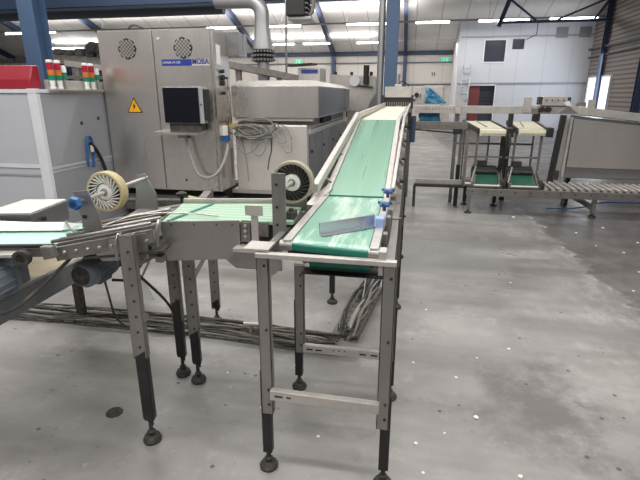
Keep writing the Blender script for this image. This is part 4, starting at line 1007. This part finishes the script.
pieces(bo, 'bolt', rubber_d, t)
t = thing('feed_plate', 'low grey steel channel joining the conveyor foot of the white packing lanes', 'channel', (.3, 7.1, 0))
box(-.06, .80, 7.05, 7.15, 1.13, 1.235).build('channel', steel_d, t, .003)
MB().bar((-.02, 7.04, 1.13), (.62, 7.04, 1.085), .02, .02).build('rod', rubber, t)
box(.60, .72, 6.98, 7.05, 1.07, 1.14).build('block', rubber, t)
MB().bar((-.035, 7.1, 0), (-.035, 7.1, 1.13), .05, .05, (1, 0, 0)).build('leg', steel_d, t)

lane_defs = [((.99, 1.35), (1.0, 1.46)), ((1.54, 1.91), (1.78, 2.23))]
def lane(i, label):
    (a0, a1), (b0, b1) = lane_defs[i]; y0, y1, z = (7.15, 7.28)[i], 9.4, 1.125
    t = thing('packing_lane', label, 'conveyor', ((a0 + a1) / 2, y0, 0))
    MB().hexa([(a0, y0, z - .085), (a1, y0, z - .085), (b1, y1, z - .06), (b0, y1, z - .06), (a0, y0, z), (a1, y0, z), (b1, y1, z + .01), (b0, y1, z + .01)]).build('belt', cream, t, .008)
    for x0, xb in ((a0 - .02, b0 - .02), (a1 + .02, b1 + .02)):
        MB().bar((x0, y0 + .04, z - .02), (xb, y1, z - .01), .035, .07).build('side_rail', rubber_d, t)
    MB().bar(((a0 * 2 + a1) / 3 + .04, y0 + .5, z + .012), ((b0 * 2 + b1) / 3 + .05, y1, z + .012), .02, .012).build('lane_divider', tan, t)
    MB().bar((a0 + .02, y0 - .012, z - .055), (a1 - .01, y0 - .012, z - .055), .012, .012).build('front_strip', tan, t)
    box(a1 + .0, a1 + .09, y0 - .05, y0 + .12, z - .10, z + .03).build('drive_block', rubber, t, .01)
    for x, y in ((a0 - .01, y0 + .12), (b0, 9.2), (b1 - .02, 9.2)) + (((a1 - .02, y0 + .12),) if i else ()):
        MB().bar((x, y, .34 if y < 8 else 0), (x, y, z - .06), .03, .03, (1, 0, 0)).build('leg', steel_d, t)
    return t
lane(0, 'left cream belt lane of the packing machine above the green trays')
lane(1, 'right cream belt lane of the packing machine above the green trays')
def tray(i, label):
    a0, a1 = ((.93, 1.235), (1.42, 1.735))[i]
    t = thing('egg_tray_lift', label, 'tray conveyor', ((a0 + a1) / 2, 6.9, .36))
    sh = .07
    MB().hexa([(a0, 6.72, .385), (a1, 6.72, .385), (a1 + sh, 7.25, .46), (a0 + sh, 7.25, .46), (a0, 6.72, .41), (a1, 6.72, .41), (a1 + sh, 7.25, .49), (a0 + sh, 7.25, .49)]).build('green_belt', green_t, t, .006)
    for x in (a0 - .02, a1 + .02): MB().bar((x, 6.72, .40), (x + sh, 7.25, .48), .03, .06).build('side_plate', steel_d, t)
    MB().hexa([(a0 - .01, 7.22, .50), (a1 + .04, 7.22, .50), (a1 + .06, 7.32, .52), (a0 + .02, 7.32, .52), (a0 + .0, 7.24, .58), (a1 + .05, 7.24, .58), (a1 + .06, 7.32, .60), (a0 + .02, 7.32, .60)]).build('dark_roll', rubber, t, .012)
    MB().cyl((a0 + .02, 7.20, .52), (a1 + .05, 7.20, .52), .03, n=14).build('roller', rubber_d, t)
    box(a0 + .09, a0 + .22, 7.3, 7.4, .58, .66).build('bracket', rubber_d, t)
    for x in (a0 + .02, a1 + .05): MB().bar((x, 7.28, .34), (x, 7.28, .56), .03, .03, (1, 0, 0)).build('support', steel_d, t)
    MB().box(a1 + .03, a1 + .11, 6.74, 6.86, .38, .45).cyl((a1 + .07, 6.72, .43), (a1 + .07, 6.80, .43), .03, n=14).build('drive', rubber_d, t, .006)
    MB().bar((a0 - .05, 6.74, .44), (a0 + .03, 7.0, .62), .02, .02).build('lever', steel, t)
    for x in (a0 - .045, a1 + .045): MB().hexa([(x, 6.72, .37), (x + .012, 6.72, .37), (x + .082, 7.25, .37), (x + .07, 7.25, .37), (x, 6.72, .43), (x + .012, 6.72, .43), (x + .082, 7.25, .55), (x + .07, 7.25, .55)]).build('side_frame', steel_d, t)
    MB().cyl((a0 - .02, 6.71, .40), (a1 + .02, 6.71, .40), .018, n=12).build('front_roller', steel_w, t)
    return t
tray(0, 'left green tray conveyor tilted on the roller frame')
tray(1, 'right green tray conveyor tilted on the roller frame')
t = thing('packing_stand', 'steel posts and cross rails holding the two cream packing lanes', 'frame', (1.3, 7.4, 0))
for x, y, z0, z1 in ((.735, 7.15, .1, 1.18), (.80, 6.95, .33, 1.1), (1.42, 7.7, .33, 1.0), (1.49, 7.7, 0, 1.34)):
    m = rubber_d if x > 1.2 else steel_d
    MB().bar((x, y, z0), (x, y, z1), .04, .04 if x < 1.2 else .07, (1, 0, 0)).build('post', m, t)
MB().bar((.74, 7.5, .70), (1.9, 7.5, .70), .02, .025).build('cross_rail', steel, t)
MB().bar((.74, 7.9, .86), (1.9, 7.9, .86), .02, .03).build('cross_rail', steel_d, t)
box(.70, .755, 7.12, 7.17, 0, .62).build('black_foot', black_leg, t)
MB().tube([(1.38, 7.1, 1.08), (1.40, 7.05, .95), (1.36, 7.1, .8), (1.33, 7.2, .66), (1.30, 7.25, .55)], .02, 8, 2).build('cable_chain', rubber_d, t)
MB().tube([(1.34, 7.1, 1.05), (1.36, 7.05, .9), (1.33, 7.1, .72), (1.36, 7.1, .5)], .01, 6, 2).build('cable', rubber, t)
box(.78, .90, 6.85, 7.05, .36, .46).build('drive_box', steel_d, t, .006)
MB().cyl((.80, 6.80, .40), (.92, 6.80, .40), .03, n=14).build('drive_shaft', steel, t)
for x in (1.30, 1.36, 1.78): box(x, x + .05, 6.78, 6.9, .36, .47).build('bearing', rubber_d, t, .005)

t = thing('roller_conveyor', 'low steel roller conveyor running along the packing machine to the right edge', 'conveyor', (2.4, 6.8, 0))
for y in (6.70, 7.28):
    MB().bar((.82, y, .31), (3.9, y, .31), .04, .10).build('side_rail', steel_leg, t, .003)
for k in range(22):
    x = 1.86 + k * .092
    MB().cyl((x, 6.70, .375), (x + .0, 7.26, .375), .024, n=12).build('roller', steel_w, t)
bo = MB()
for k in range(16): bo.cyl((.9 + k * .19, 6.675, .32), (.9 + k * .19, 6.68, .32), .01, n=8)
pieces(bo, 'bolt', rubber_d, t)
for x, y in ((.87, 6.72), (2.52, 6.80), (.87, 7.26), (2.3, 7.26), (3.6, 6.8), (3.6, 7.26), (1.3, 7.26)):
    lg = MB().box(x - .025, x + .025, y - .025, y + .025, .05, .27).build('leg', steel_leg if y < 7 else black_leg, t)
    MB().lathe((x, y, 0), (0, 0, 1), [(0, .05), (.015, .05), (.03, .018), (.06, .014)], 16).build('levelling_foot', rubber_d, lg)
MB().bar((2.28, 7.2, .25), (2.52, 6.80, .12), .05, .06).build('leg_brace', steel_d, t)
MB().bar((.1, 7.0, .33), (.84, 7.0, .33), .10, .04).build('feed_rail', rubber_d, t)
MB().bar((.12, 7.03, .38), (.80, 7.03, .38), .05, .07).build('feed_cover', steel_w, t)
MB().bar((.11, 7.0, 0), (.11, 7.0, .32), .04, .04, (1, 0, 0)).build('feed_leg', rubber_d, t)
tag(MB().tube([(2.0, 7.1, .03), (2.4, 7.0, .06), (2.7, 7.05, .16), (2.95, 7.1, .15), (3.3, 7.05, .17), (3.8, 7.1, .12)], .012, 6, 2).build('air_hose', bluep), 'blue hose sagging under the roller conveyor', 'hose')

t = thing('cover_cabinet', 'large stainless cover panel behind the rollers at the right edge', 'cabinet', (3.2, 7.5, 0))
MB().hexa([(2.215, 7.33, .44), (4.4, 7.33, .44), (4.4, 7.8, .44), (2.28, 7.8, .44), (2.215, 7.33, 1.325), (4.4, 7.33, 1.10), (4.4, 7.8, 1.10), (2.36, 7.8, 1.325)]).build('body', steel_side, t, .01)
pn = MB().hexa([(2.255, 7.30, .60), (4.4, 7.30, .58), (4.4, 7.33, .58), (2.255, 7.33, .60), (2.26, 7.30, 1.28), (4.4, 7.30, 1.07), (4.4, 7.33, 1.07), (2.26, 7.33, 1.28)]).build('front_panel', steel_b, t, .008)
MB().bar((2.205, 7.29, .46), (2.225, 7.29, 1.30), .03, .03, (1, 0, 0)).build('edge_rail', steel_w, t)
MB().bar((2.05, 7.30, .30), (2.115, 7.30, 1.33), .07, .07, (1, 0, 0)).build('dark_post', rubber, t)
MB().hexa([(2.09, 7.34, .42), (2.20, 7.34, .42), (2.20, 7.37, .42), (2.09, 7.37, .42), (2.12, 7.34, 1.28), (2.205, 7.34, 1.28), (2.205, 7.37, 1.28), (2.12, 7.37, 1.28)]).build('end_panel', steel_w, t)
MB().box(2.08, 2.16, 7.26, 7.34, .42, .55).build('latch', rubber_d, t, .01)
for x in (2.34, 4.3): box(x, x + .06, 7.5, 7.6, 0, .44).build('leg', black_leg, t)

# ------------------------------------------------------------------ bits on the floor
def chip(x, y, r, label):
    mb = MB(); n = 6; top = []
    pts = [(x + r * math.cos(k * 2 * pi / n) * R.uniform(.6, 1.1), y + r * math.sin(k * 2 * pi / n) * R.uniform(.6, 1.1), 0.0005) for k in range(n)]
    mb.prism(pts, (0, 0, r * .45)); return tag(mb.build('eggshell_chip', shell_m, None, r * .15), label, 'eggshell', 'eggshell chips on the floor')
for x, y, r in ((-.28, 2.19, .010), (-.36, 1.86, .012), (-.70, 2.02, .009), (.11, 1.90, .013), (.14, 1.72, .010), (.35, 2.5, .012), (.42, 2.15, .016), (.1, 2.62, .011), (.56, 1.78, .012), (-.62, 2.45, .008),
                (-1.0, 2.3, .008), (.62, 1.48, .013), (.2, 3.4, .012), (.72, 2.9, .013), (-.16, 1.52, .010), (1.45, 6.55, .03), (.95, 4.1, .014), (-.7, 3.1, .012), (-1.9, 3.6, .02),
    (2.05, 5.9, .02), (2.3, 5.2, .016), (2.6, 5.6, .02), (2.2, 4.6, .015), (2.75, 4.9, .018), (2.45, 6.2, .022), (2.1, 5.4, .014), (2.9, 5.9, .02), (1.95, 4.1, .014), (2.5, 4.3, .014), (1.75, 6.1, .018), (.25, 2.0, .008), (.5, 2.75, .009), (-.05, 3.0, .009), (.3, 1.55, .008), (.05, 5.6, .016)):
    chip(x, y, r, 'small white eggshell chip lying on the grey concrete floor')
tag(MB().lathe((-1.45, 1.84, 0), (0, 0, 1), [(0, .045), (.008, .04), (.014, .02), (.014, .001)], 9).build('dirt_clump', rubber_d), 'dark clump of dirt on the floor left of the front conveyor leg', 'dirt')

# ------------------------------------------------------------------ light, world, camera
def area(name, loc, sx, sy, power, col=(1, .97, .93), rot=(0, 0, 0)):
    l = bpy.data.lights.new(name, 'AREA'); l.shape = 'RECTANGLE'; l.size = sx; l.size_y = sy; l.energy = power; l.color = col
    o = bpy.data.objects.new(name, l); COL.objects.link(o); o.location = loc; o.rotation_euler = rot
    return o
area('tube_row_light', (-3, 22.3, 4.5), 18, .15, 380)
area('tube_row_light', (-5, 25.1, 4.0), 16, .15, 260)
area('ceiling_fill', (-10, 22.3, 4.75), 20, .12, 230, (1, .98, .95), (pi, 0, 0))  # added upward fill that brightens the left part of the ceiling
area('ceiling_fill', (-11, 25.1, 4.22), 18, .12, 120, (1, .98, .95), (pi, 0, 0))  # second added upward fill, above the lower tube row
area('far_bay_fill', (-2, 14.5, 5.0), 18, .3, 460)  # added fill under the far roof, not one of the tube rows
area('unseen_bay_light', (-2.0, 6.4, 4.2), 10, .14, 230)  # unseen lamp rows over the near bay, put in for soft light
area('unseen_bay_light', (-1.0, 2.5, 4.2), 9, .10, 185)  # unseen rows set so the conveyors throw shadow bands on the floor
area('unseen_bay_light', (-1.0, 0.75, 4.2), 9, .10, 175)
area('unseen_bay_light', (0.0, -2.5, 4.2), 9, .14, 130)
area('window_daylight', (7.55, 21.5, 1.7), 3.0, 1.5, 90, (.85, .93, 1), (0, math.radians(90), 0))
w = bpy.data.worlds.new('World'); S.world = w; w.use_nodes = True
nt = w.node_tree; bg = nt.nodes['Background']
tc = nt.nodes.new('ShaderNodeTexCoord'); sx = nt.nodes.new('ShaderNodeSeparateXYZ'); rp = nt.nodes.new('ShaderNodeValToRGB')
nt.links.new(tc.outputs['Generated'], sx.inputs[0])
mr = nt.nodes.new('ShaderNodeMapRange'); mr.inputs['From Min'].default_value = -0.2; mr.inputs['From Max'].default_value = 1.0
nt.links.new(sx.outputs[2], mr.inputs['Value']); nt.links.new(mr.outputs['Result'], rp.inputs['Fac'])
rp.color_ramp.elements[0].color = (.26, .25, .24, 1); rp.color_ramp.elements[1].color = (.70, .70, .70, 1)
rp.color_ramp.elements.new(.16).color = (.46, .45, .44, 1); rp.color_ramp.elements.new(.28).color = (1.0, .985, .97, 1)
nt.links.new(rp.outputs['Color'], bg.inputs['Color']); bg.inputs['Strength'].default_value = 0.40

cam = bpy.data.cameras.new('Camera'); cam.sensor_width = 36; cam.lens = 466 / 640 * 36; cam.clip_end = 200; cam.clip_start = .05
co = bpy.data.objects.new('Camera', cam); COL.objects.link(co)
co.location = (0, 0, 1.6); co.rotation_euler = (math.radians(90 - 17.284), 0, math.radians(10.6755))
S.camera = co
S.view_settings.view_transform = 'Standard'; S.view_settings.look = 'None'; S.view_settings.gamma = 1; S.view_settings.exposure = 0.0
S.view_settings.use_curve_mapping = False
